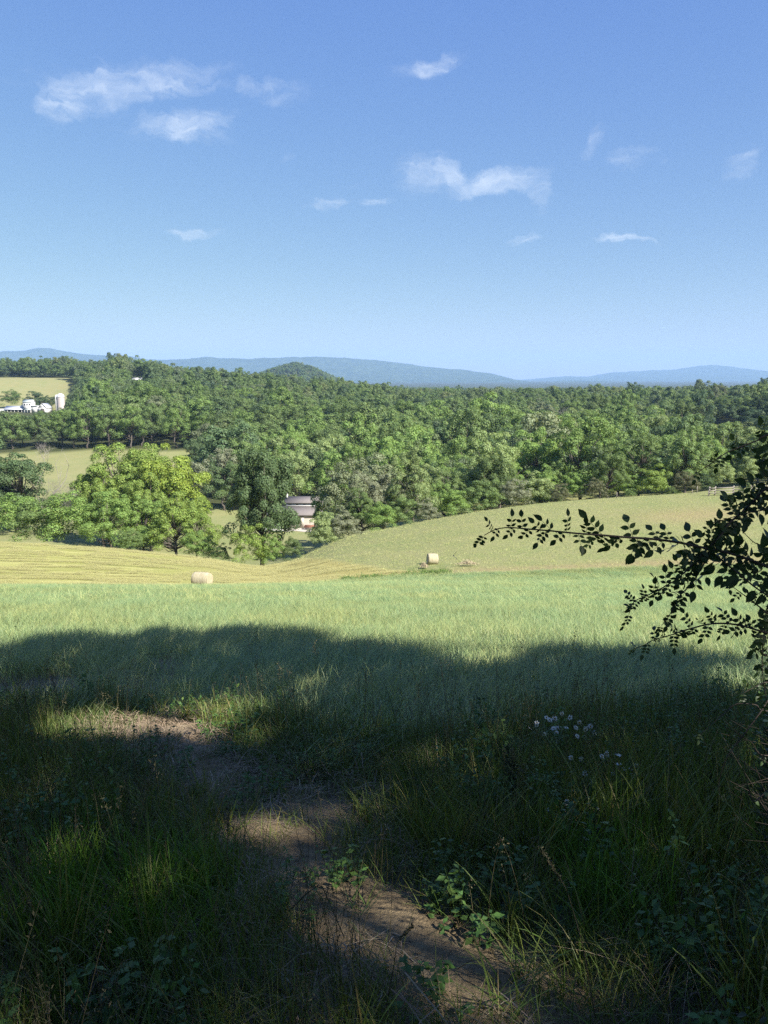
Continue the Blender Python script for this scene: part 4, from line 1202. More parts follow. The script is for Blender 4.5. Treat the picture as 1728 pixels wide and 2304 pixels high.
idx = np.where((u > .45) & (u < .45 + np.where(right, .15, .08)) & (patch > -.5), o_e + rg.integers(0, 4, n), idx)
# bright clump low on the left, broad blades low on the right
tx = X / Y; bx = (X + 1.12) / .48; by = (Y - 2.95) / .55
idx = np.where((bx ** 2 + by ** 2 < 1) & (u > .3), o_b + rg.integers(0, 3, n), idx)
bx = (X - 1.0) / .30; by = (Y - 3.2) / .5
idx = np.where((bx ** 2 + by ** 2 < 1) & (u > .55), o_b + rg.integers(0, 3, n), idx)
bx = (X - 1.9) / .8; by = (Y - 3.9) / 1.0
idx = np.where((bx ** 2 + by ** 2 < 1) & (u > .4), o_w + rg.integers(0, 4, n), idx)
hsc = np.clip(.62 + PDv * .9, .45, 1.3) * rg.uniform(.75, 1.15, n) * np.where(Y < 2.2, .8, 1)
hsc = np.where(idx >= o_s, np.maximum(hsc, .7) * 1.0, hsc)
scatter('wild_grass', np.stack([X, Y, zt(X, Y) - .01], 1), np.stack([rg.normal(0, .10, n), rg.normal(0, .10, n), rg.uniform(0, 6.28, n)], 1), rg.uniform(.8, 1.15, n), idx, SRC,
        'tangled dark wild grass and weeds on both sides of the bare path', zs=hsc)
# thatch and straw on the soil
X, Y = jitter_grid(rg, -4.5, 4.0, .8, 8.4, .15)
PDv = path_d(X, Y)
k = (PDv < .35) & (rg.random(X.size) < np.clip(.12 + (Y - 4.2) * .35, .07, .8) * np.where(PDv > -.05, 1, .75))
X, Y = X[k], Y[k]; n = len(X)
scatter('fallen_straw', np.stack([X, Y, zt(X, Y) + .03], 1), np.stack([rg.normal(0, .05, n) - .2, rg.normal(0, .05, n), rg.uniform(0, 6.28, n)], 1), rg.uniform(.7, 1.2, n), rg.integers(0, 4, n), FLAT,
        'dry straw and dead grass strewn over the bare path')
# grit and small clods
def clod(seed):
    rc = np.random.default_rng(seed)
    aa = np.linspace(0, 2 * math.pi, 6, endpoint=False)
    V = np.concatenate([np.stack([np.cos(aa) * .5, np.sin(aa) * .5, np.zeros(6)], 1), np.stack([np.cos(aa + .4) * .38, np.sin(aa + .4) * .38, np.full(6, .28)], 1), [[0, 0, .4]]]) * rc.uniform(.75, 1.25, (13, 3))
    g = Geo(); g.add(V, q=[[k, (k + 1) % 6, 6 + (k + 1) % 6, 6 + k] for k in range(6)], t=[[6 + k, 6 + (k + 1) % 6, 12] for k in range(6)])
    return g.build('clod', M_SOIL)
X = rg.uniform(-4, 3, 60000); Y = rg.uniform(.9, 7.6, 60000)
k = (path_d(X, Y) < .04) & (np.abs(X) < .56 * Y + .6) & (fnoise(X, Y, .5, 88) > -.3); X, Y = X[k][:9000], Y[k][:9000]; n = len(X)
scatter('soil_clods', np.stack([X, Y, zt(X, Y) + .025], 1), np.stack([rg.normal(0, .3, n), rg.normal(0, .3, n), rg.uniform(0, 6.28, n)], 1), rg.uniform(.2, 1, n) ** 3 * .035 + .004, rg.integers(0, 4, n), [clod(870 + i) for i in range(4)],
        'small clods and grit lying on the bare soil')
# a few green sprigs in the soil
X, Y = jitter_grid(rg, -3.5, 3.0, .8, 7.5, .26)
k = (path_d(X, Y) < .05) & (rg.random(X.size) < .34)
X, Y = X[k], Y[k]; n = len(X)
scatter('sprigs', np.stack([X, Y, zt(X, Y) + .01], 1), np.stack([np.zeros(n), np.zeros(n), rg.uniform(0, 6.28, n)], 1), rg.uniform(.35, .6, n), rg.choice([0, 1, 2, 3, 4, o_e, o_e + 1], n), SRC,
        'small green sprigs growing in the trodden soil', zs=rg.uniform(.3, .6, n))
# green weeds along the far crop edge
X = rg.uniform(-4, 7, 420); Y = edge_y(X / 55) + rg.uniform(.2, 2.2, 420) - .1 * X * 0
pxw = 864 + X / Y * F_PX / 1.015
k = (pxw > 765) & (pxw < 1015) & (rg.random(420) < .25 + .45 * (fnoise(X, Y, 2.2, 91) > 0)); X, Y = X[k], Y[k]; n = len(X)
scatter('field_weeds', np.stack([X, Y, zt(X, Y)], 1), np.stack([np.zeros(n), np.zeros(n), rg.uniform(0, 6.28, n)], 1), rg.uniform(.6, 1.9, n), rg.integers(0, 4, n),
        [weed_mesh('edge_weed_%d' % i, 780 + i, 12, .16, (.08, .24), M_EDGE, (.03, .06)) for i in range(4)], 'low green weeds along the far edge of the crop')

# ==================================================================== hay bales
def bale_mat():
    m, nt = new_mat('bale_straw')
    tcn = nn(nt, 'ShaderNodeTexCoord')
    mp = nn(nt, 'ShaderNodeMapping'); mp.inputs['Scale'].default_value = (26, 3, 3); lk(nt, tcn.outputs['Object'], mp.inputs[0])
    n = nn(nt, 'ShaderNodeTexNoise', i_Scale=1.0, i_Detail=7.0, i_Roughness=.7); lk(nt, mp.outputs[0], n.inputs['Vector'])
    n2 = nn(nt, 'ShaderNodeTexNoise', i_Scale=2.5, i_Detail=5.0); lk(nt, tcn.outputs['Object'], n2.inputs['Vector'])
    c = ramp(nt, n.outputs[0], [(.32, (0.200, 0.162, 0.090)), (.5, (0.357, 0.314, 0.202)), (.68, (0.493, 0.470, 0.347))])
    c = mixc(nt, ramp(nt, n2.outputs[0], [(.4, 0.0), (.7, .6)]), c, (.38, .335, .22))
    b = nn(nt, 'ShaderNodeBsdfPrincipled', i_Roughness=.85); b.inputs['Specular IOR Level'].default_value = .15
    lk(nt, c, b.inputs['Base Color'])
    bp = nn(nt, 'ShaderNodeBump', i_Strength=.9, i_Distance=.03); lk(nt, n.outputs[0], bp.inputs['Height']); lk(nt, bp.outputs[0], b.inputs['Normal'])
    o = nn(nt, 'ShaderNodeOutputMaterial'); lk(nt, b.outputs[0], o.inputs[0])
    return m
M_BALE = bale_mat()
M_BALE_END = simple_mat('bale_cut_end', (.40, .34, .22), .95, .4, 14, .8)
def bale(px, y, D, L, rz, label, pitch=0.0):
    x = at(px, 1290, y).x; z = zt1(x, y)
    root = empty('hay_bale', (x, y, z), rz); root.rotation_euler = (0, pitch, rz)
    rb = np.random.default_rng(int(px))
    n, m = 40, 15
    V = []
    for i, s in enumerate(np.linspace(-1, 1, m)):
        r = D / 2 * (1 - .10 * abs(s) ** 7)
        for a in np.linspace(0, 2 * math.pi, n, endpoint=False):
            rr = r * (1 + rb.normal(0, .008) + .015 * math.sin(3 * a + px) + .006 * math.sin(i * 2.3))
            V.append([s * L / 2, math.cos(a) * rr, D / 2 - .05 + max(-D / 2 + .05, math.sin(a) * rr)])
    V = np.array(V)
    i = np.arange(m - 1)[:, None]; j = np.arange(n)[None]
    q = np.stack([i * n + j, (i + 1) * n + j, (i + 1) * n + (j + 1) % n, i * n + (j + 1) % n], -1).reshape(-1, 4)
    link(bpy.data.objects.new('straw_roll', mesh_np('straw_roll', V, q, [M_BALE], True)), root)
    for s, side in ((0, -1), (m - 1, 1)):
        rings = []
        for ri, f in enumerate((1, .8, .6, .4, .2)):
            base_ = V[s * n:(s + 1) * n].copy()
            c = base_.mean(0)
            p = c + (base_ - c) * f
            p[:, 0] += side * (.012 + .02 * (ri % 2) * (1 if ri else 0))
            rings.append(p)
        rings.append(np.array([rings[0].mean(0) + [side * .02, 0, 0]]))
        W = np.concatenate(rings)
        qq = [[k * n + a, k * n + (a + 1) % n, (k + 1) * n + (a + 1) % n, (k + 1) * n + a] for k in range(4) for a in range(n)]
        tt_ = [[4 * n + a, 4 * n + (a + 1) % n, 5 * n] for a in range(n)]
        link(bpy.data.objects.new('bale_end', mesh_np('bale_end', W, [np.array(qq), np.array(tt_)], [M_BALE_END], False)), root)
    tag(root, label, 'hay bale', 'round hay bales at the far edge of the crop')
bale(454, 54.4, 1.10, 1.22, R(-14), 'round hay bale at the crop edge on the yellow hay field')
bale(972, 62.5, .94, .82, R(10), 'smaller pale round bale on the meadow under the dark bird', R(4))
def heap(px, y, w, h, label):
    x = at(px, 1280, y).x
    rh = np.random.default_rng(int(px)); n = 900
    P_ = rh.normal(0, 1, (n, 3)) * np.array([w * .28, .22, 0]); P_[:, 2] = np.abs(rh.normal(0, h * .5, n)) * np.exp(-(P_[:, 0] / (w * .4)) ** 2)
    V, q = leaf_quads(rh, P_, rnd_dirs(rh, n), .14, .2)
    tag(link(bpy.data.objects.new('hay_heap', mesh_np('hay_heap', V + np.array([x, y, zt1(x, y) + .2]), q, [M_BALE_END], False))), label, 'hay heap', 'loose heaps of hay near the meadow bale')
heap(1052, 60.5, 1.3, .3, 'long low heap of loose hay right of the meadow bale')
heap(954, 60.0, .5, .25, 'tiny heap of loose hay at the left foot of the meadow bale')

# ==================================================================== buildings
M_WHITE = simple_mat('white_paint', (.60, .59, .57), .6, .08, 2)
M_WHITEROOF = simple_mat('white_metal_roof', (.56, .57, .58), .4, .06, 2)
M_CREAM = simple_mat('cream_siding', (.50, .45, .38), .7, .06, 3)
M_BROWNROOF = simple_mat('brown_grey_roof', (.175, .155, .145), .8, .15, 4)
M_DARKTRIM = simple_mat('dark_brown_trim', (.07, .06, .055), .7)
M_DARKGLASS = simple_mat('dark_window_glass', (.03, .035, .04), .1, spec=.6)
M_SHADE_DARK = simple_mat('shed_shade_and_dark_parts', (.08, .07, .06), .9)  # dark tone: shade in the open shed put into colour; also tyres, door
M_GRAVEL = simple_mat('pale_gravel', (.42, .38, .32), .95, .2, 8, .3)
M_RED = simple_mat('rust_red_paint', (.22, .10, .065), .7, .2, 5)
M_GREYROOF = simple_mat('grey_green_roof', (.36, .40, .38), .6, .1, 4)
M_CONC = simple_mat('concrete_staves', (.47, .42, .40), .9, .12, 3, .2)
M_SILVER = simple_mat('galvanised_metal', (.55, .56, .57), .35, .1, 4, metal=.5)

def gable_roof(g, c, w, d, h, ov=.3, th=.12, along='x'):
    """two slabs meeting at a ridge; c is the centre at eave height"""
    cx, cy, cz = c
    for s in (-1, 1):
        if along == 'x':
            a = np.array([[-w / 2 - ov, s * (d / 2 + ov), -ov * h / (d / 2)], [w / 2 + ov, s * (d / 2 + ov), -ov * h / (d / 2)], [w / 2 + ov, 0, h], [-w / 2 - ov, 0, h]])
        else:
            a = np.array([[s * (w / 2 + ov), -d / 2 - ov, -ov * h / (w / 2)], [s * (w / 2 + ov), d / 2 + ov, -ov * h / (w / 2)], [0, d / 2 + ov, h], [0, -d / 2 - ov, h]])
        V = np.concatenate([a, a + [0, 0, th]]) + np.array(c)
        g.add(V, q=[[0, 3, 2, 1], [4, 5, 6, 7], [0, 1, 5, 4], [1, 2, 6, 5], [2, 3, 7, 6], [3, 0, 4, 7]])

def gable_end(g, c, w, h, t=.1, along='x'):
    """triangular wall piece, base centre c, in the xz plane (along='y') or yz plane"""
    if along == 'y': a = np.array([[-w / 2, -t / 2, 0], [w / 2, -t / 2, 0], [0, -t / 2, h]]); b = a + [0, t, 0]
    else: a = np.array([[-t / 2, -w / 2, 0], [-t / 2, w / 2, 0], [-t / 2, 0, h]]); b = a + [t, 0, 0]
    g.add(np.concatenate([a, b]) + np.array(c), q=[[0, 1, 4, 3], [1, 2, 5, 4], [2, 0, 3, 5]], t=[[0, 2, 1], [3, 4, 5]])

def siding(root, x0, x1, y, z0, z1, n, mat):
    hgt = (z1 - z0) / n
    g = Geo(); g.box((0, 0, 0), (x1 - x0, .035, hgt * .93), top=1.0)
    me = g.build('siding_board', mat)
    for i in range(n):
        o = link(bpy.data.objects.new('siding_board', me), root); o.location = ((x0 + x1) / 2, y - .02, z0 + hgt * (i + .5)); o.rotation_euler = (R(-3), 0, 0)

# barn with a raised middle roof, across the dip
yb = 165.0
bx0 = at(604, 1187, yb).x; bx1 = at(746, 1187, yb).x
zb = P(1186, yb)
root = empty('barn', ((bx0 + bx1) / 2, yb, zb), R(0)); W = bx1 - bx0; u = yb / F_PX
tag(root, 'cream barn with two-tier brown roof behind the tall oak', 'barn')
Hw = (1186 - 1157) * u * 1.0; z1 = Hw; z2 = z1 + 12 * u + .25; z3 = z2 + 8 * u; z4 = z3 + 12 * u
g = Geo(); g.box((0, 3.5, Hw / 2 - .2), (W, 7.0, Hw + .4)); g.obj('wall', M_CREAM, root)
siding(root, -W / 2 + .05, W / 2 - .05, -.02, .15, Hw - .1, 13, M_CREAM)
g = Geo(); V = np.array([[-W / 2 - .35, -.45, z1 - .12], [W / 2 + .35, -.45, z1 - .12], [W / 2 + .35, 2.6, z2], [-W / 2 - .35, 2.6, z2]])
g.add(np.concatenate([V, V + [0, 0, .12]]), q=[[0, 3, 2, 1], [4, 5, 6, 7], [0, 1, 5, 4], [1, 2, 6, 5], [2, 3, 7, 6], [3, 0, 4, 7]])
V = np.array([[-W / 2 - .35, 9.0, z1 - .12], [W / 2 + .35, 9.0, z1 - .12], [W / 2 + .35, 5.8, z2], [-W / 2 - .35, 5.8, z2]])
g.add(np.concatenate([V, V + [0, 0, .12]]), q=[[0, 1, 2, 3], [4, 7, 6, 5], [0, 4, 5, 1], [1, 5, 6, 2], [2, 6, 7, 3], [3, 7, 4, 0]]); g.obj('roof', M_BROWNROOF, root)
mx0 = at(640, 1140, yb).x - root.location.x; mx1 = at(722, 1140, yb).x - root.location.x
g = Geo(); g.box(((mx0 + mx1) / 2, 4.2, (z1 + z3) / 2), (mx1 - mx0, 3.0, z3 - z1)); up = g.obj('upper_wall', M_WHITE, root)
g = Geo(); V = np.array([[mx0 - .3, 2.35, z3 - .05], [mx1 + .3, 2.35, z3 - .05], [mx1 + .3, 4.2, z4], [mx0 - .3, 4.2, z4]])
g.add(np.concatenate([V, V + [0, 0, .1]]), q=[[0, 3, 2, 1], [4, 5, 6, 7], [0, 1, 5, 4], [1, 2, 6, 5], [2, 3, 7, 6], [3, 0, 4, 7]])
V = np.array([[mx0 - .3, 6.05, z3 - .05], [mx1 + .3, 6.05, z3 - .05], [mx1 + .3, 4.2, z4], [mx0 - .3, 4.2, z4]])
g.add(np.concatenate([V, V + [0, 0, .1]]), q=[[0, 1, 2, 3], [4, 7, 6, 5], [0, 4, 5, 1], [1, 5, 6, 2], [2, 6, 7, 3], [3, 7, 4, 0]]); g.obj('upper_roof', M_BROWNROOF, root)
for k in range(5):
    g = Geo(); g.box((0, 0, 0), (.50, .06, .16)); w = g.obj('window', M_DARKGLASS, root); w.location = (mx0 + .8 + k * (mx1 - mx0 - 1.2) / 4, 2.66, z2 + (z3 - z2) * .55)
g = Geo(); g.box((0, 0, 0), (.85, .06, Hw * .86)); dr = g.obj('door', M_CREAM, root); dr.location = (at(678, 1172, yb).x - root.location.x + .15, -.10, Hw * .46)
g = Geo(); g.box((0, 0, 0), (.10, .08, Hw * .9)); dj = g.obj('door_frame', M_DARKTRIM, root); dj.location = (at(675.5, 1172, yb).x - root.location.x, -.09, Hw * .46)
g = Geo(); g.box((0, -.42, z1 - .17), (W + .7, .06, .12)); g.obj('fascia', M_DARKTRIM, root)
g = Geo(); g.box((mx0 + .15, 3.4, z4 + .35), (.45, .45, 1.0)); g.box((mx0 + .15, 3.4, z4 + .92), (.6, .6, .14)); g.obj('chimney', M_WHITE, root)
# gravel apron
g = Geo()
ga = [at(632, 1187, yb - .8).x, at(703, 1187, yb - .8).x]
nx = 24
V = []
for s in np.linspace(0, 1, nx):
    x = ga[0] + (ga[1] - ga[0]) * s
    for yy_ in (yb - 4.2 - .5 * math.sin(s * 9), yb - .1):
        V.append([x, yy_, zt1(x, yy_) + .05])
V = np.array(V); q = [[2 * k, 2 * k + 2, 2 * k + 3, 2 * k + 1] for k in range(nx - 1)]
g.add(V, q=q); tag(g.obj('gravel_apron', M_GRAVEL), 'pale gravel strip in front of the cream barn', None, None, 'structure')
# rust red farm cart by the wall
cx = at(697, 1180, yb - 1.6)
cart = empty('farm_cart', (cx.x, yb - 1.6, zt1(cx.x, yb - 1.6)))
tag(cart, 'low rust-red farm trailer parked against the barn wall', 'trailer')
g = Geo(); g.box((0, 0, .55), (2.3, 1.1, .12)); g.box((0, -.52, .75), (2.3, .05, .3)); g.box((0, .52, .75), (2.3, .05, .3)); g.box((-1.12, 0, .75), (.05, 1.0, .3)); g.box((1.12, 0, .75), (.05, 1.0, .3)); g.obj('bed', M_RED, cart)
for sx in (-.6, .6):
    for sy in (-.5, .5):
        g = Geo(); g.tube([[sx, sy - .08, .28], [sx, sy + .08, .28]], .28, 12); g.obj('wheel', M_SHADE_DARK, cart)
g = Geo(); g.tube([[1.1, 0, .5], [1.9, 0, .4]], .04, 6); g.obj('drawbar', M_RED, cart)
# white car half hidden by the oak
cp = at(618, 1178, yb - 5.0); zc0 = zt1(cp.x, yb - 5.0)
car = empty('parked_car', (cp.x, yb - 5.0, zc0)); tag(car, 'small white car parked left of the barn, half behind oak leaves', 'car')
prof = [(-2.0, .35), (-2.0, .75), (-1.75, .88), (-1.1, .95), (-.65, 1.36), (.55, 1.40), (1.2, .98), (1.9, .82), (2.0, .6), (2.0, .35)]
def extrude_profile(prof, w, taper=None):
    n = len(prof)
    V = [[x, -w / 2 * (taper(z) if taper else 1), z] for x, z in prof] + [[x, w / 2 * (taper(z) if taper else 1), z] for x, z in prof]
    q = [[i, (i + 1) % n, n + (i + 1) % n, n + i] for i in range(n)]
    c0 = [0, 0]; t = [[0, i + 1, i] for i in range(1, n - 1)] + [[n, n + i, n + i + 1] for i in range(1, n - 1)]
    return np.array(V), q, t
V, q, t = extrude_profile(prof, 1.7, lambda z: 1 - max(0, z - .9) * .3)
g = Geo(); g.add(V, q=q, t=t); g.obj('body', M_WHITE, car)
V, q, t = extrude_profile([(-.95, .98), (-.62, 1.30), (.50, 1.33), (1.0, .98)], 1.72, lambda z: 1 - max(0, z - .9) * .3)
g = Geo(); g.add(V, q=q, t=t); g.obj('side_window', M_DARKGLASS, car)
for sx in (-1.25, 1.25):
    for sy in (-.78, .78):
        g = Geo(); g.tube([[sx, sy - .1, .32], [sx, sy + .1, .32]], .32, 14); g.obj('wheel', M_SHADE_DARK, car)

# white farm on the far slope
yf = 500.0; uf = yf / F_PX
def fx(px): return at(px, 915, yf).x
def fz(py): return P(py, yf)
zf = fz(930)
# long open shed
r_ = empty('long_shed', (fx(32), yf, zf)); tag(r_, 'long white-roofed open shed of the farm left of the silo', 'shed')
w = (57 - 8) * uf
g = Geo(); g.box((0, 4.0, (930 - 922) * uf / 2), (w, .2, (930 - 922) * uf)); g.box((-w / 2 + .1, 2, 1.15), (.2, 4, 2.3)); g.obj('wall', M_SHADE_DARK, r_)  # dark wall colour stands in for shade inside the open shed
for k in range(7): g = Geo(); g.box((-w / 2 + .2 + k * (w - .4) / 6, 0, 1.15), (.22, .22, 2.3)); g.obj('post', M_WHITE, r_)
g = Geo(); V = np.array([[-w / 2, -.5, 2.3], [w / 2, -.5, 2.3], [w / 2, 4.5, 4.5], [-w / 2, 4.5, 4.5]]); g.add(np.concatenate([V, V + [0, 0, .15]]), q=[[0, 3, 2, 1], [4, 5, 6, 7], [0, 1, 5, 4], [1, 2, 6, 5], [2, 3, 7, 6], [3, 0, 4, 7]]); g.obj('roof', M_WHITEROOF, r_)
g = Geo(); gable_end(g, (0, 0, 0), 3.8, 1.4, .15, 'y'); gb = g.obj('gable', M_WHITE, r_); gb.location = (fx(46) - fx(32), 2.6, 4.1)
# two storey house
r_ = empty('farmhouse', (fx(63), yf - 1, zf)); tag(r_, 'narrow two-storey white farmhouse at the end of the long shed', 'house')
w = 19 * uf; hh = (930 - 905) * uf
g = Geo(); g.box((0, 3, hh / 2), (w, 6, hh)); gable_end(g, (-w / 2 + .06, 3, hh), 6, 1.2, .1, 'x'); gable_end(g, (w / 2 - .06, 3, hh), 6, 1.2, .1, 'x'); g.obj('wall', M_WHITE, r_)
g = Geo(); gable_roof(g, (0, 3, hh), w, 6, 1.5, .3); g.obj('roof', M_GREYROOF, r_)
for k in (-1, 0, 1): g = Geo(); g.box((0, 0, 0), (.8, .08, 1.1)); o = g.obj('window', M_DARKGLASS, r_); o.location = (k * 1.6, -.03, hh - 1.6)
g = Geo(); V = np.array([[-w * .2, -2.2, 2.3], [w / 2 + .3, -2.2, 2.3], [w / 2 + .3, -.02, 3.0], [-w * .2, -.02, 3.0]]); g.add(np.concatenate([V, V + [0, 0, .1]]), q=[[0, 3, 2, 1], [4, 5, 6, 7], [0, 1, 5, 4], [1, 2, 6, 5], [2, 3, 7, 6], [3, 0, 4, 7]]); g.obj('porch_roof', M_GREYROOF, r_)
for k in (-.18, .15, .5): g = Geo(); g.box((k * w, -2.1, 1.15), (.15, .15, 2.3)); g.obj('porch_post', M_WHITE, r_)
# low shed + gable barn
r_ = empty('low_shed', (fx(79), yf - 1, zf)); tag(r_, 'low white flat-roofed shed between the farmhouse and gabled barn', 'shed')
g = Geo(); g.box((0, 2, 2.35), (14 * uf, 4, 4.7)); g.obj('wall', M_WHITE, r_)
g = Geo(); g.box((0, 1.8, 4.78), (14.6 * uf, 4.8, .16)); g.obj('roof', M_WHITEROOF, r_)
r_ = empty('gable_barn', (fx(98.5), yf - 2, zf)); tag(r_, 'white barn with pointed gable left of the silo', 'barn')
w = 19 * uf; hh = (930 - 917) * uf
g = Geo(); g.box((0, 4, hh / 2), (w, 8, hh)); gable_end(g, (0, .05, hh), w, 2.5, .1, 'y'); gable_end(g, (0, 7.9, hh), w, 2.5, .1, 'y'); g.obj('wall', M_WHITE, r_)
g = Geo(); gable_roof(g, (0, 4, hh), w, 8, 2.5, .4, along='y'); g.obj('roof', M_WHITEROOF, r_)
g = Geo(); g.box((0, -.04, 1.6), (2.4, .08, 3.2)); g.obj('door', M_SHADE_DARK, r_)
# hoop shed at the left edge
r_ = empty('hoop_shed', (fx(1), yf - 2, zf)); tag(r_, 'white round-topped hoop shed cut by the left edge', 'shed')
a = np.linspace(0, math.pi, 17); rr = 9 * uf
V = np.concatenate([np.stack([np.cos(a) * rr, np.full(17, yy_), np.sin(a) * rr * .75 + .9], 1) for yy_ in (0, 8.0)])
g = Geo(); g.add(V, q=[[k, k + 1, 18 + k, 17 + k] for k in range(16)]); g.obj('cover', M_WHITEROOF, r_, True)
V = np.concatenate([[[0, .02, .9]], np.stack([np.cos(a) * rr * .99, np.full(17, .02), np.sin(a) * rr * .74 + .9], 1)])
g = Geo(); g.add(V, t=[[0, k + 1, k + 2] for k in range(16)]); g.box((0, .1, .3), (rr * 2, .1, 1.2)); g.obj('end_wall', M_WHITE, r_)
# silo
r_ = empty('silo', (fx(133.5), yf + 3, fz(934))); tag(r_, 'tall concrete silo with a white domed cap beside the farm', 'silo')
rs = 8.3 * uf; hs_ = (934 - 894) * uf
g = Geo()
for k in range(14):
    z0_ = k * hs_ / 14; g.tube([[0, 0, z0_], [0, 0, z0_ + hs_ / 14 - .07]], rs, 28, False); g.tube([[0, 0, z0_ + hs_ / 14 - .08], [0, 0, z0_ + hs_ / 14]], rs + .035, 28, False)
g.obj('body', M_CONC, r_, True)
g = Geo()
for a0, a1 in zip(np.linspace(0, math.pi / 2, 8)[:-1], np.linspace(0, math.pi / 2, 8)[1:]):
    n_ = 28; aa = np.linspace(0, 2 * math.pi, n_, endpoint=False)
    V = np.concatenate([np.stack([np.cos(aa) * (rs + .05) * math.cos(b_), np.sin(aa) * (rs + .05) * math.cos(b_), np.full(n_, hs_ + rs * .95 * math.sin(b_))], 1) for b_ in (a0, a1)])
    g.add(V, q=[[k, (k + 1) % n_, n_ + (k + 1) % n_, n_ + k] for k in range(n_)])
g.obj('dome', M_WHITEROOF, r_, True)
g = Geo(); g.tube([[0, 0, hs_ - .15], [0, 0, hs_ + .12]], rs + .10, 28, True); g.obj('rim', M_SILVER, r_)
g = Geo(); g.tube([[-rs - .45, -.6, 0], [-rs - .45, -.6, hs_ + .2], [-rs + .1, -.4, hs_ + 1.3]], .55, 10); g.obj('chute', M_WHITE, r_, True)
# house among the trees
yh = 598.0; uh = yh / F_PX
r_ = empty('house', (at(307, 855, yh).x, yh, P(862, yh))); tag(r_, 'long pale house roof among the trees on the skyline slope', 'house')
g = Geo(); g.box((0, 3, 1.3), (17 * uh, 6, 2.7)); g.obj('wall', M_WHITE, r_)
g = Geo(); gable_roof(g, (0, 3, 2.6), 20 * uh, 6, 1.6, .4); g.obj('roof', M_WHITEROOF, r_)

# ==================================================================== fence, pole, stakes
M_RAIL = simple_mat('weathered_fence_wood', (.25, .225, .19), .85, .25, 6, .3)
yfn = 105.5
def fence_top(px, py, y=yfn): return at(px, py, y)
root = empty('rail_fence', (at(1597, 1106, yfn).x, yfn, P(1106, yfn)))
tag(root, 'weathered three-rail wooden fence at the top right of the meadow', 'fence')
O = np.array(root.location)
posts = [(1597, 1092), (1610, 1093), (1651, 1094), (1692, 1094), (1733, 1094), (1775, 1094)]
pp = []
for px, py in posts:
    x = at(px, py, yfn).x; z = zt1(x, yfn); zt_ = max(P(py, yfn), z + 1.15)
    pp.append((x, z, z + 1.25))
    g = Geo(); g.box((x - O[0], 0, (z + z + 1.28) / 2 - O[2] - .1), (.17, .15, 1.5), top=.96); g.obj('post', M_RAIL, root)
for (xa, za, ta), (xb, zb_, tb) in zip(pp[:-1], pp[1:]):
    for h in (.38, .72, 1.08):
        g = Geo(); g.tube([[xa - O[0], -.09, za + h - O[2]], [(xa + xb) / 2 - O[0], -.09, (za + zb_) / 2 + h - O[2] - .015], [xb - O[0], -.09, zb_ + h - O[2]]], .062, 6); g.obj('rail', M_RAIL, root)
def stake(px, py0, y, h, label, r=.055):
    x = at(px, py0, y).x; z = zt1(x, y)
    g = Geo(); g.tube([[0, 0, -.2], [.02, 0, h * .6], [.0, 0, h]], [r, r * .95, r * .85], 7)
    o = g.obj('fence_post', M_RAIL); o.location = (x, y, z); tag(o, label, 'post', 'loose posts along the top of the meadow')
stake(1387, 1127, 108.5, .85, 'single short pale post on the crest under the utility pole')
stake(1568, 1108, 109.5, 1.1, 'thin post just left of the rail fence')
stake(1557, 1110, 109.5, .6, 'short post second to the left of the rail fence')
stake(1594, 1108, 104.8, .8, 'short stub standing against the first fence post')
# utility pole
yp = 150.0
b0 = at(1353, 1050, yp); zp0 = zt1(b0.x, yp)
root = empty('utility_pole', (b0.x, yp, zp0)); tag(root, 'thin pale utility pole with a crossarm rising out of the trees', 'utility pole')
hp = P(1043, yp) - zp0
g = Geo(); g.tube([[0, 0, -.5], [0, 0, hp]], [.18, .13], 9); g.obj('pole', M_BARK_PALE, root, True)
g = Geo(); g.box((.75, -.16, hp - .5), (2.3, .12, .14)); g.obj('crossarm', M_BARK_PALE, root)
g = Geo(); g.tube([[-.30, -.2, hp - 8.0], [-.12, -.16, hp - 1.2]], .045, 5); g.obj('guy_pole', M_BARK_PALE, root)
for k in (.1, .9, 1.75): g = Geo(); g.tube([[k, -.16, hp - .43], [k, -.16, hp - .22]], .06, 7); g.obj('insulator', M_SILVER, root)

# ==================================================================== the swallow in flight
M_BIRD = simple_mat('dark_feathers', (.015, .017, .028), .5, spec=.4)
bp_ = at(1020, 1250, 27.0)
root = empty('swallow', bp_, R(20)); tag(root, 'small dark swallow flying low over the meadow right of the bale', 'bird')
pts = np.array([[-.085, 0, -.005], [-.06, 0, 0], [-.02, 0, .002], [.03, 0, .003], [.062, 0, .008], [.085, 0, .008], [.097, 0, .005]])
g = Geo(); g.tube(pts, [.004, .010, .019, .020, .014, .012, .003], 10); body = g.obj('body', M_BIRD, root, True)
for s in (1, -1):
    prof = np.array([[.045, .012, 0], [.045, .06, .045], [.010, .11, .085], [-.06, .165, .115], [-.025, .10, .072], [-.015, .05, .03], [-.01, .012, 0]])
    prof[:, 1] *= s
    prof[:, 2] *= 1.35
    V = np.concatenate([prof, prof + [0, 0, .003]])
    n_ = len(prof)
    g = Geo(); g.add(V, q=[[i, (i + 1) % n_, n_ + (i + 1) % n_, n_ + i] for i in range(n_)], t=[[0, i, i + 1] for i in range(1, n_ - 1)] + [[n_, n_ + i + 1, n_ + i] for i in range(1, n_ - 1)])
    g.obj('wing', M_BIRD, root)
g = Geo()
for s in (1, -1):
    V = np.array([[-.07, 0, 0], [-.075, s * .012, 0], [-.15, s * .030, .002], [-.105, s * .006, 0]]); V = np.concatenate([V, V + [0, 0, .002]])
    g.add(V, q=[[0, 1, 2, 3], [4, 7, 6, 5], [0, 4, 5, 1], [1, 5, 6, 2], [2, 6, 7, 3], [3, 7, 4, 0]])
g.obj('tail', M_BIRD, root)
root.rotation_euler = (R(84), R(12), R(78))

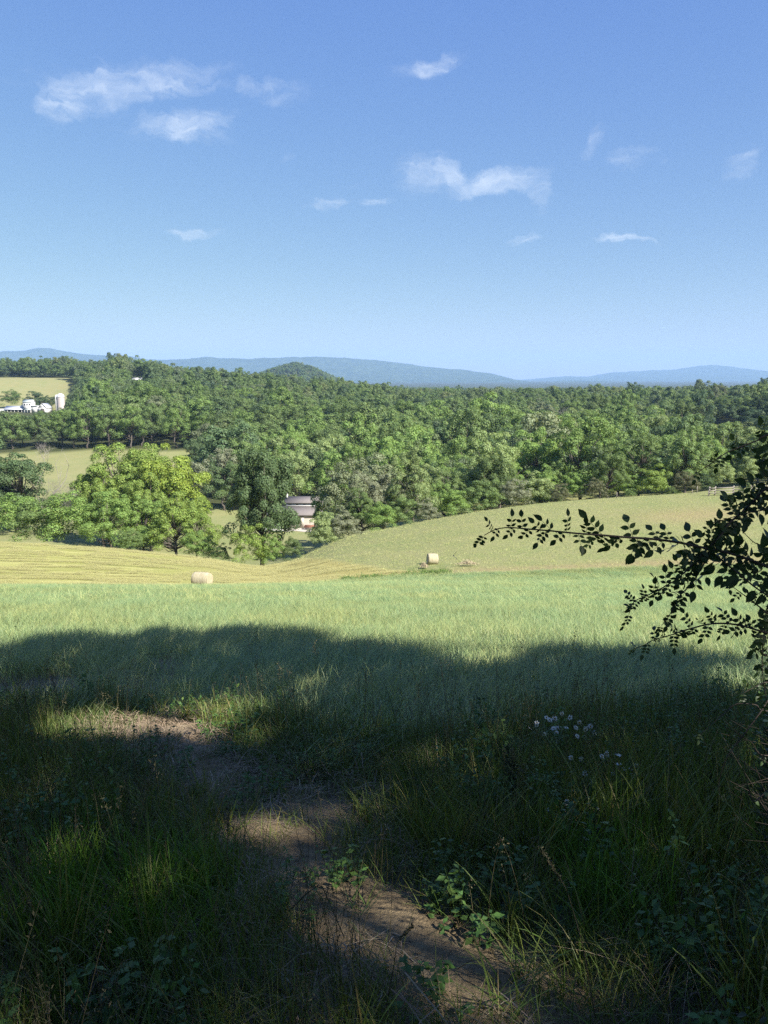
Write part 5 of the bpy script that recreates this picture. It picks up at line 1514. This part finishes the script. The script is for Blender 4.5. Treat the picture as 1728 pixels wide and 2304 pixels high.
# ==================================================================== oxeye daisies
M_PETAL = simple_mat('daisy_petals', (.68, .67, .58), .6)
M_DISC = simple_mat('daisy_disc', (.30, .17, .02), .8, .3, 60)
M_STEM = simple_mat('flower_stem', (.07, .12, .04), .7)
def daisy_meshes(seed):
    rd = np.random.default_rng(seed)
    g = Geo(); n = rd.integers(17, 22)
    for k in range(n):
        if rd.random() < .06: continue
        a = 2 * math.pi * k / n + rd.normal(0, .05); L = rd.uniform(.0165, .0205); w = .0030; dr = rd.uniform(-.5, .05)
        d = np.array([math.cos(a), math.sin(a), 0]); s = np.array([-math.sin(a), math.cos(a), 0])
        zz_ = lambda r: dr * r * r / L * .8
        r0 = .0055
        V = [d * r0 - s * w * .5, d * r0 + s * w * .5, d * (r0 + L * .55) + s * w, d * (r0 + L * .55) - s * w, d * (r0 + L) + s * w * .5, d * (r0 + L) - s * w * .5]
        V = np.array(V); V[2:4, 2] += zz_(L * .55); V[4:, 2] += zz_(L)
        g.add(V, q=[[0, 1, 2, 3], [3, 2, 4, 5]])
    pet = g.build('petals', M_PETAL)
    g = Geo(); aa = np.linspace(0, 2 * math.pi, 12, endpoint=False)
    V = np.concatenate([np.stack([np.cos(aa) * r, np.sin(aa) * r, np.full(12, z)], 1) for r, z in ((.0068, -.001), (.0066, .0022), (.0042, .0045))] + [[[0, 0, .0046]], [[0, 0, -.004]]])
    q = [[k * 12 + i, k * 12 + (i + 1) % 12, (k + 1) * 12 + (i + 1) % 12, (k + 1) * 12 + i] for k in range(2) for i in range(12)]
    t = [[24 + i, 24 + (i + 1) % 12, 36] for i in range(12)] + [[(i + 1) % 12, i, 37] for i in range(12)]
    g.add(V, q=q, t=t)
    return pet, g.build('disc', M_DISC, True)
DAISY = [daisy_meshes(800 + i) for i in range(5)]
def zz(ox, oy, zx, zy): return (ox + zx * .18083, oy + zy * .18083)     # zoom of 300 px over 1659
upper = [zz(1170, 1580, *p) for p in ((125, 320), (212, 250), (330, 188), (372, 218), (435, 200), (523, 145), (622, 192), (740, 252), (877, 297), (820, 335), (928, 377), (697, 315), (575, 312), (412, 322), (465, 325), (455, 380), (305, 400), (715, 422), (470, 487), (207, 285))]
midr = [zz(1170, 1580, *p) for p in ((1022, 672), (1080, 640), (1220, 652), (1228, 762), (1305, 832), (1385, 830), (1155, 890), (1400, 900), (1450, 790), (755, 712), (810, 890), (635, 690))]
low = [zz(1170, 1580, *p) for p in ((585, 1245), (650, 1322))]
ORD = ['first', 'second', 'third', 'fourth', 'fifth', 'sixth', 'seventh', 'eighth', 'ninth', 'tenth', 'eleventh', 'twelfth', 'thirteenth', 'fourteenth', 'fifteenth', 'sixteenth', 'seventeenth', 'eighteenth', 'nineteenth', 'twentieth', 'twenty-first', 'twenty-second']
rd = np.random.default_rng(9)
def daisies(lst, y0, where, group):
    lst = sorted(lst)
    for i, (px, py) in enumerate(lst):
        y = y0 + rd.uniform(-.15, .15) - (py - lst[0][1]) * .0008
        h = at(px, py, y)
        lean = rd.uniform(-.02, .10)
        gx_, gy_ = h.x + lean + .05, y - rd.uniform(.0, .06)
        gz_ = zt1(gx_, gy_)
        if h.z - gz_ < .14: gz_ = h.z - .14
        root = empty('daisy', (gx_, gy_, gz_))
        if i == 0: w = 'leftmost daisy'
        elif i == len(lst) - 1: w = 'rightmost daisy'
        else: w = ORD[i] + ' daisy from the left'
        tag(root, 'white oxeye daisy, ' + w + ' ' + where, 'daisy', group)
        hl = np.array(h) - np.array([gx_, gy_, gz_])
        g = Geo(); g.tube([[0, 0, 0], hl * .5 + [.012, 0, hl[2] * .06], hl * .85 + [.006, 0, hl[2] * .02], hl - [0, 0, .004]], [.0016, .0015, .0013, .0016], 4, False)
        for k in range(4):
            s = rd.uniform(.1, .6); c = hl * s
            V, q = leaf_quads(rd, c[None] + rnd_dirs(rd, 1) * .012, rnd_dirs(rd, 1), .03, .25); g.add(V, q=q)
        g.obj('stem', M_STEM, root)
        tilt = Euler((rd.uniform(-.1, 1.3), rd.uniform(-.7, .7), rd.uniform(-.6, .6)))
        pm, dm = DAISY[rd.integers(5)]
        for nm, me_ in (('petals', pm), ('disc', dm)):
            o = link(bpy.data.objects.new(nm, me_), root); o.location = hl; o.rotation_euler = tilt
            s_ = rd.uniform(.68, .92); o.scale = (s_, s_, s_)
daisies(upper, 5.25, 'in the upper clump of daisies', 'daisies in the upper clump')
daisies(midr, 4.65, 'in the middle clump of daisies', 'daisies in the middle clump')
daisies(low, 3.95, 'of the low pair below the clumps', 'pair of low daisies')

# small flat white flower heads (yarrow-like)
M_UMBEL = simple_mat('small_white_florets', (.42, .43, .42), .8)
def umbel_mesh(seed):
    ru = np.random.default_rng(seed); n = 46
    a = ru.uniform(0, 6.28, n); r = .016 * np.sqrt(ru.random(n))
    C = np.stack([np.cos(a) * r, np.sin(a) * r, -r * r * 18 + ru.normal(0, .001, n)], 1)
    V, q = leaf_quads(ru, C, np.array([0, 0, 1.0]) + rnd_dirs(ru, n) * .5, .006, .9)
    g = Geo(); g.add(V, q=q); return g.build('florets', M_UMBEL)
UMB = [umbel_mesh(820 + i) for i in range(3)]
uleft = [(101, 1972), (128, 1966), (158, 1962), (172, 1988), (75, 1994), (95, 2003), (133, 2002), (150, 2013), (243, 1966), (278, 1957), (312, 1958), (14, 1970)]
uright = [(1152, 1872), (1166, 1880), (1180, 1876), (1158, 1860), (1150, 1886), (1096, 1866), (1365, 1856), (1350, 1818), (1236, 1822)]
def umbels(lst, y0, where, group):
    lst = sorted(lst)
    for i, (px, py) in enumerate(lst):
        y = y0 + rd.uniform(-.12, .12); h = at(px, py, y); gz_ = min(zt1(h.x, y), h.z - .15)
        root = empty('white_wildflower', (h.x + .01, y, gz_))
        w = 'leftmost' if i == 0 else 'rightmost' if i == len(lst) - 1 else ORD[i] + ' from the left'
        tag(root, 'tiny flat-topped white wildflower, ' + w + ' ' + where, 'wildflower', group)
        hl = np.array([-.01, 0, h.z - gz_])
        g = Geo(); g.tube([[0, 0, 0], hl * .6 + [.004, 0, 0], hl], [.0014, .0012, .0012], 4, False)
        for k in range(6):
            V, q = leaf_quads(rd, (hl * rd.uniform(.1, .9))[None] + rnd_dirs(rd, 1) * .01, rnd_dirs(rd, 1), .022, .3); g.add(V, q=q)
        g.obj('stem', M_STEM, root)
        o = link(bpy.data.objects.new('florets', UMB[i % 3]), root); o.location = hl; o.rotation_euler = (rd.uniform(-.1, .4), rd.uniform(-.3, .3), 0); o.scale = (1.15, 1.15, 1.15)
umbels(uleft, 3.45, 'above the bright green tuft', 'tiny white wildflowers above the bright green tuft')
umbels(uright, 3.85, 'among the weeds below the daisies', 'tiny white wildflowers below the daisies')

# the tall feathery weed
M_FEATHER = leaf_mat('feathery_weed', [(.035, .055, .035), (.05, .07, .04)], trans=.15, rough=.7)
def tall_weed(px, py_top, py_base, y, label, seed, n=420, wmax=.09):
    rw = np.random.default_rng(seed)
    t_ = at(px, py_top, y); b_ = at(px + 8, py_base, y); gz_ = min(zt1(b_.x, y), b_.z)
    root = empty('tall_weed', (b_.x, y, gz_)); tag(root, label, 'weed')
    hl = np.array([t_.x - b_.x, 0, t_.z - gz_])
    g = Geo(); g.tube([[0, 0, 0], hl * .5 + [.01, 0, 0], hl], [.004, .0035, .0015], 6); g.obj('stem', M_STEM, root)
    s = rw.uniform(.22, 1.0, n); d = rnd_dirs(rw, n) * np.array([1, 1, .2]); d[:, 2] += .45; d /= np.linalg.norm(d, axis=1)[:, None]
    L = wmax * (.35 + .65 * np.sin(np.clip((s - .15) / .85, 0, 1) * math.pi) ** .6) * rw.uniform(.5, 1, n)
    c = hl * s[:, None]
    side = np.cross(d, rnd_dirs(rw, n)); side /= np.linalg.norm(side, axis=1)[:, None]
    V = np.stack([c, c + d * L[:, None] * .5 + side * .0028, c + d * L[:, None], c + d * L[:, None] * .5 - side * .0028], 1).reshape(-1, 3)
    g = Geo(); g.add(V, q=np.arange(n * 4).reshape(-1, 4)); g.obj('leaves', M_FEATHER, root)['kind'] = 'stuff'
tall_weed(1146, 1678, 1850, 4.3, 'tall dark feathery weed standing left of the daisies', 3)
tall_weed(1735, 1640, 1900, 3.2, 'feathery yellow-green plant at the right edge beside the rose bush', 4, 500, .14)

# tall broad seed stalks bent over the path
def bent_stalk(pts, label, seed, r=.0018, heads=True, mat=None):
    P3 = [at(*p) for p in pts]
    o0 = P3[0]
    root = empty('grass_stalk', o0); tag(root, label, 'grass stalk', 'bent seed stalks over the path')
    loc = np.array([p - o0 for p in P3])
    s = np.linspace(0, 1, len(loc)); ss = np.linspace(0, 1, 14)
    loc2 = np.stack([np.interp(ss, s, loc[:, k]) for k in range(3)], 1)
    g = Geo(); g.tube(loc2, np.linspace(r, r * .5, 14), 5); g.obj('stem', mat or M_SEED, root)
    if heads:
        rs_ = np.random.default_rng(seed); n = 70
        u_ = rs_.uniform(.72, 1.0, n)
        c = np.stack([np.interp(u_, ss, loc2[:, k]) for k in range(3)], 1) + rnd_dirs(rs_, n) * .006
        V, q = leaf_quads(rs_, c, rnd_dirs(rs_, n), .011, .4); g = Geo(); g.add(V, q=q); g.obj('seed_head', M_SEED, root)
bent_stalk([(650, 2050, 2.6), (690, 2010, 2.62), (722, 1988, 2.62), (745, 2040, 2.6), (775, 2110, 2.55)], 'dark bent grass blade folded into a point above the soil patch', 1, .003, False)
bent_stalk([(400, 2260, 2.25), (470, 2215, 2.25), (540, 2200, 2.25), (610, 2215, 2.25), (640, 2232, 2.25)], 'arched brown stalk low in the grass left of the path', 2)
bent_stalk([(1030, 2180, 2.5), (1060, 2160, 2.5), (1110, 2155, 2.5), (1170, 2185, 2.48), (1200, 2210, 2.48)], 'thin twig arching over the pale soil at the bottom', 3)
bent_stalk([(970, 1770, 4.4), (975, 1730, 4.4), (980, 1720, 4.4), (990, 1708, 4.4)], 'short straw-coloured blade sticking up mid field', 4, .003, False, M_STRAW)
bent_stalk([(508, 2010, 2.9), (512, 1900, 2.9), (514, 1830, 2.9)], 'upright dark seed stalk left of the path', 5)
bent_stalk([(870, 2260, 2.3), (885, 2180, 2.3), (893, 2120, 2.3), (930, 2080, 2.3)], 'upright seed stalk in front of the sunlit soil', 6)
bent_stalk([(1340, 2290, 2.15), (1310, 2120, 2.2), (1275, 2000, 2.25), (1215, 1905, 2.3)], 'long pale leaning stalk on the right of the path', 7, .002)
bent_stalk([(1700, 2190, 2.3), (1665, 2120, 2.3), (1650, 2060, 2.3), (1660, 1960, 2.35), (1655, 1930, 2.35)], 'curved pale green stalk low at the right', 8, .0028, False, M_STEM)

# ==================================================================== the rose bush reaching in from the right
M_ROSE = leaf_mat('rose_leaves', [(.030, .058, .018), (.042, .075, .022), (.034, .056, .024)], trans=.22, rough=.45, spec=.3, var=.25)
M_CANE = simple_mat('rose_cane', (.045, .035, .028), .8, .3, 20)
def leaflet(g, base, d, nrm, L, rl):
    d = d / np.linalg.norm(d); s = np.cross(d, nrm); s /= np.linalg.norm(s); nn_ = np.cross(s, d)
    prof = [(0, .02), (.15, .19), (.38, .285), (.62, .24), (.82, .11), (1.0, .0)]
    droop = rl.uniform(-.25, .05); fold = rl.uniform(.03, .12)
    C = []; Lf = []; Rt = []
    for u_, w_ in prof:
        c = base + d * L * u_ + nn_ * (droop * L * u_ * u_)
        C.append(c); Lf.append(c + s * w_ * L + nn_ * fold * L * (w_ / .33)); Rt.append(c - s * w_ * L + nn_ * fold * L * (w_ / .33))
    V = np.array(C + Lf[1:-1] + Rt[1:-1]); n = 6
    l = lambda i: n + i - 1; r = lambda i: n + 4 + i - 1
    t = [[0, 1, l(1)], [0, r(1), 1], [4, 5, l(4)], [4, r(4), 5]]
    q = [[i, i + 1, l(i + 1), l(i)] for i in (1, 2, 3)] + [[i, r(i), r(i + 1), i + 1] for i in (1, 2, 3)]
    g.add(V, q=q, t=t)
def rose_leaf_mesh(seed, pairs=3, Lf=.030):
    rl = np.random.default_rng(seed)
    g = Geo(); Lr = .012 + .0175 * pairs
    cv = rl.uniform(-.25, .25); zc_ = rl.uniform(-.35, -.05)
    f = lambda s: np.array([cv * Lr * s * s, Lr * s, zc_ * Lr * s * s])
    g.tube([f(s) for s in np.linspace(0, 1, 5)], np.linspace(.0010, .0006, 5), 3, False)
    for k in range(pairs):
        s = .20 + .70 * k / max(1, pairs - .35)
        for side in (-1, 1):
            d = np.array([side * 1.0, .45 + rl.normal(0, .15), rl.normal(0, .18) - .1])
            leaflet(g, f(s) + np.array([side * .001, 0, 0]), d, np.array([rl.normal(0, .25), 0, 1.0]), Lf * rl.uniform(.72, 1.0) * (.8 + .2 * k / pairs), rl)
    leaflet(g, f(1.0), np.array([cv, 1, zc_ * 1.5]), np.array([rl.normal(0, .2), 0, 1.0]), Lf * 1.12, rl)
    return g.build('rose_leaf', M_ROSE, True)
RLEAF = [rose_leaf_mesh(840 + i, 3 if i < 4 else 2, .033 if i < 4 else .034) for i in range(9)]
# canes: (px, py, depth) points from the bush outwards to the tip, with base radius and leaf size range
CANES = [
    ('M', [(1860, 1330, 2.0), (1728, 1276, 1.85), (1674, 1255, 1.8), (1627, 1241, 1.76), (1576, 1231, 1.72), (1529, 1221, 1.70), (1470, 1213, 1.68), (1411, 1209, 1.66), (1352, 1204, 1.65), (1297, 1200, 1.64), (1235, 1194, 1.63), (1184, 1190, 1.62), (1146, 1187, 1.62), (1116, 1191, 1.62), (1090, 1204, 1.62)], .0038, (1.15, .45), 58),
    ('B', [(1860, 1040, 1.9), (1728, 1098, 1.82), (1705, 1118, 1.80), (1674, 1149, 1.78), (1642, 1176, 1.76), (1628, 1195, 1.75), (1615, 1212, 1.74), (1590, 1236, 1.73), (1568, 1260, 1.72), (1529, 1298, 1.71), (1493, 1321, 1.70), (1454, 1341, 1.69), (1427, 1354, 1.69), (1415, 1381, 1.69)], .0034, (1.0, .45), 60),
    ('B2', [(1860, 1100, 1.85), (1728, 1144, 1.78), (1690, 1152, 1.77), (1640, 1166, 1.76), (1600, 1178, 1.76)], .002, (.85, .5), 8),
    ('C2', [(1600, 1240, 1.74), (1560, 1308, 1.72), (1529, 1341, 1.71), (1513, 1372, 1.70), (1501, 1392, 1.70), (1487, 1409, 1.70)], .0018, (.8, .4), 12),
    ('D', [(1860, 1450, 1.95), (1728, 1424, 1.84), (1666, 1407, 1.82), (1607, 1403, 1.80), (1548, 1416, 1.79), (1509, 1429, 1.78), (1470, 1440, 1.77), (1450, 1451, 1.77), (1423, 1461, 1.77)], .0028, (.85, .36), 34),
    ('E', [(1800, 1440, 1.95), (1728, 1381, 1.90), (1693, 1353, 1.89), (1666, 1333, 1.88), (1637, 1312, 1.88)], .0030, (.8, .45), 7),
    ('F', [(1880, 930, 1.7), (1728, 978, 1.60), (1707, 990, 1.59), (1670, 1004, 1.58), (1634, 1019, 1.57), (1598, 1044, 1.56), (1566, 1066, 1.55), (1537, 1088, 1.55)], .0022, (.85, .25), 13),
    ('G', [(1860, 1300, 2.1), (1760, 1290, 2.05), (1700, 1262, 2.0), (1655, 1280, 1.98), (1630, 1270, 1.97)], .0022, (.8, .6), 9),
    ('H', [(1860, 1360, 2.15), (1760, 1330, 2.1), (1710, 1310, 2.05), (1670, 1300, 2.02)], .0022, (.8, .6), 8),
    ('I', [(1900, 1500, 2.2), (1790, 1480, 2.1), (1728, 1478, 2.05), (1700, 1440, 2.0), (1690, 1400, 2.0)], .0022, (.8, .6), 10),
    ('J', [(1900, 1560, 2.3), (1780, 1540, 2.2), (1728, 1535, 2.15), (1700, 1545, 2.12), (1672, 1560, 2.1)], .0026, (.75, .5), 12),
    ('K', [(1860, 1000, 1.75), (1780, 1060, 1.72), (1740, 1085, 1.7), (1722, 1070, 1.7), (1716, 1052, 1.7)], .0016, (1.0, .9), 3),
    ('L', [(1860, 1590, 2.3), (1728, 1600, 2.1), (1700, 1586, 2.08), (1658, 1584, 2.05), (1634, 1601, 2.03), (1599, 1632, 2.0), (1576, 1652, 2.0)], .0024, (.5, .4), 2),
    ('N', [(1830, 1520, 2.2), (1745, 1560, 2.1), (1708, 1607, 2.05), (1673, 1654, 2.0), (1635, 1706, 1.98), (1618, 1760, 1.98), (1622, 1800, 1.98)], .0026, (.5, .4), 3),
    ('O', [(1860, 1660, 2.2), (1728, 1700, 2.1), (1690, 1670, 2.05), (1660, 1650, 2.02), (1630, 1635, 2.0)], .0022, (.5, .4), 3),
    ('Q', [(1850, 1700, 2.1), (1728, 1780, 2.0), (1697, 1803, 1.97), (1685, 1775, 1.97), (1677, 1747, 1.97), (1676, 1714, 1.97)], .0026, (.5, .4), 2),
    ('R', [(1830, 1210, 1.95), (1728, 1225, 1.9), (1700, 1222, 1.88), (1680, 1205, 1.87), (1665, 1190, 1.86)], .0020, (.8, .6), 3),
    ('S', [(1850, 1240, 2.1), (1740, 1340, 2.05), (1720, 1420, 2.05), (1715, 1500, 2.05), (1725, 1580, 2.05)], .0030, (.7, .6), 13),
    ('T', [(1870, 1420, 2.0), (1790, 1390, 1.95), (1728, 1352, 1.92), (1700, 1330, 1.9)], .0022, (.8, .6), 8),
]
def catmull(P3, per=8):
    P3 = np.asarray(P3); out = []
    Q = np.concatenate([[2 * P3[0] - P3[1]], P3, [2 * P3[-1] - P3[-2]]])
    for i in range(1, len(Q) - 2):
        for s in np.linspace(0, 1, per, endpoint=False):
            a, b, c, d = Q[i - 1:i + 3]
            out.append(.5 * ((2 * b) + (-a + c) * s + (2 * a - 5 * b + 4 * c - d) * s * s + (-a + 3 * b - 3 * c + d) * s ** 3))
    out.append(P3[-1]); return np.array(out)
bx_, by_ = 1.62, 2.05
broot = empty('rose_bush', (bx_, by_, zt1(bx_, by_)))
tag(broot, 'thorny wild rose bush arching dark leafy canes in from the right', 'rose bush')
O = np.array(broot.location); rl = np.random.default_rng(17)
nleafobj = 0; nthorn = 0
for name_, pts, r0, (l0, l1), nl in CANES:
    C = catmull([np.array(at(*p)) for p in pts])
    # continue each cane down into the bush
    start = C[0]; base = O + np.array([rl.normal(0, .10), rl.normal(0, .10), .0])
    m1 = (start * .6 + base * .4) + np.array([.25, .05, .15])
    full = catmull([base, m1, start], 5)
    full = np.concatenate([full[:-1], C])
    rr = np.concatenate([np.full(len(full) - len(C), r0 * 1.15), np.linspace(r0, r0 * .22, len(C))])
    g = Geo(); g.tube(full - O, rr, 6)
    seg_ = np.linalg.norm(np.diff(C, axis=0), axis=1); cum = np.concatenate([[0], np.cumsum(seg_)])
    # thorns
    for s in np.arange(.03, cum[-1], .035):
        p = np.array([np.interp(s, cum, C[:, k]) for k in range(3)]); dd = rnd_dirs(rl, 1)[0]
        r_loc = np.interp(s / cum[-1], [0, 1], [r0, r0 * .22])
        g.tube([p - O, p - O + dd * r_loc * 1.5, p - O + dd * (r_loc + .006) + np.array([0, 0, -.003])], [.0012, .0007, .0001], 4, False)
    g.obj('cane', M_CANE, broot, True)
    ss = np.linspace(.08, 1.0, nl) * cum[-1] + rl.normal(0, .004, nl)
    for j_, s in enumerate(ss):
        u_ = np.clip(s / cum[-1], 0, 1)
        p = np.array([np.interp(s, cum, C[:, k]) for k in range(3)])
        p2 = np.array([np.interp(s + .01, cum, C[:, k]) for k in range(3)]); tn = p2 - p
        if np.linalg.norm(tn) < 1e-6: tn = C[-1] - C[-2]
        tn /= np.linalg.norm(tn)
        side = 1 if (j_ % 2 == 0 and rl.random() < .95) else -1
        upv = np.array([0, 0, 1.0]) * side * (.9 if side < 0 else .85)
        d = upv + tn * rl.uniform(.1, 1.0) + np.array([0, rl.normal(0, .5), 0]) + rnd_dirs(rl, 1)[0] * .35
        d /= np.linalg.norm(d)
        nrm = np.array([rl.normal(0, .40), -1.0, .35 + rl.normal(0, .4)])
        x_ = np.cross(d, nrm); x_ /= np.linalg.norm(x_); z_ = np.cross(x_, d)
        M = Matrix((( x_[0], d[0], z_[0], 0), (x_[1], d[1], z_[1], 0), (x_[2], d[2], z_[2], 0), (0, 0, 0, 1)))
        sc_ = (l0 + (l1 - l0) * u_ ** 1.3) * rl.uniform(.8, 1.15) * .98
        if name_ == 'M' and .30 < u_ < .52: sc_ *= 1.15
        o = link(bpy.data.objects.new('leaf', RLEAF[rl.integers(len(RLEAF))]), broot)
        M.translation = Vector(p - O)
        o.matrix_local = M @ Matrix.Scale(sc_, 4); nleafobj += 1
print('rose leaves', nleafobj)
# inner foliage and fine twigs of the bush, outside and along the edge of the frame
rl = np.random.default_rng(19); n = 1500
g = Geo()
for _ in range(n):
    y_ = rl.uniform(1.7, 2.7); c = np.array([y_ * rl.uniform(.52, .95), y_, 0]); c[2] = zt1(c[0], c[1]) + rl.uniform(.15, 1.75)
    leaflet(g, c - O, rnd_dirs(rl, 1)[0], rnd_dirs(rl, 1)[0], rl.uniform(.02, .032), rl)
g.obj('foliage', M_ROSE, broot, True)['kind'] = 'stuff'
g = Geo()
for _ in range(46):
    a_ = O + np.array([rl.normal(0, .2), rl.normal(0, .2), rl.uniform(.1, .9)])
    py_ = rl.uniform(1560, 1900); tip = np.array(at(rl.uniform(1600, 1760), py_, rl.uniform(2.0, 2.4)))
    mid = (a_ + tip) / 2 + np.array([0, 0, rl.uniform(-.05, .2)]) + rl.normal(0, .04, 3)
    C = catmull([a_, mid, tip + rl.normal(0, .03, 3)], 6)
    g.tube(C - O, np.linspace(.0016, .0005, len(C)), 4, False)
g.obj('twigs', M_CANE, broot)['kind'] = 'stuff'
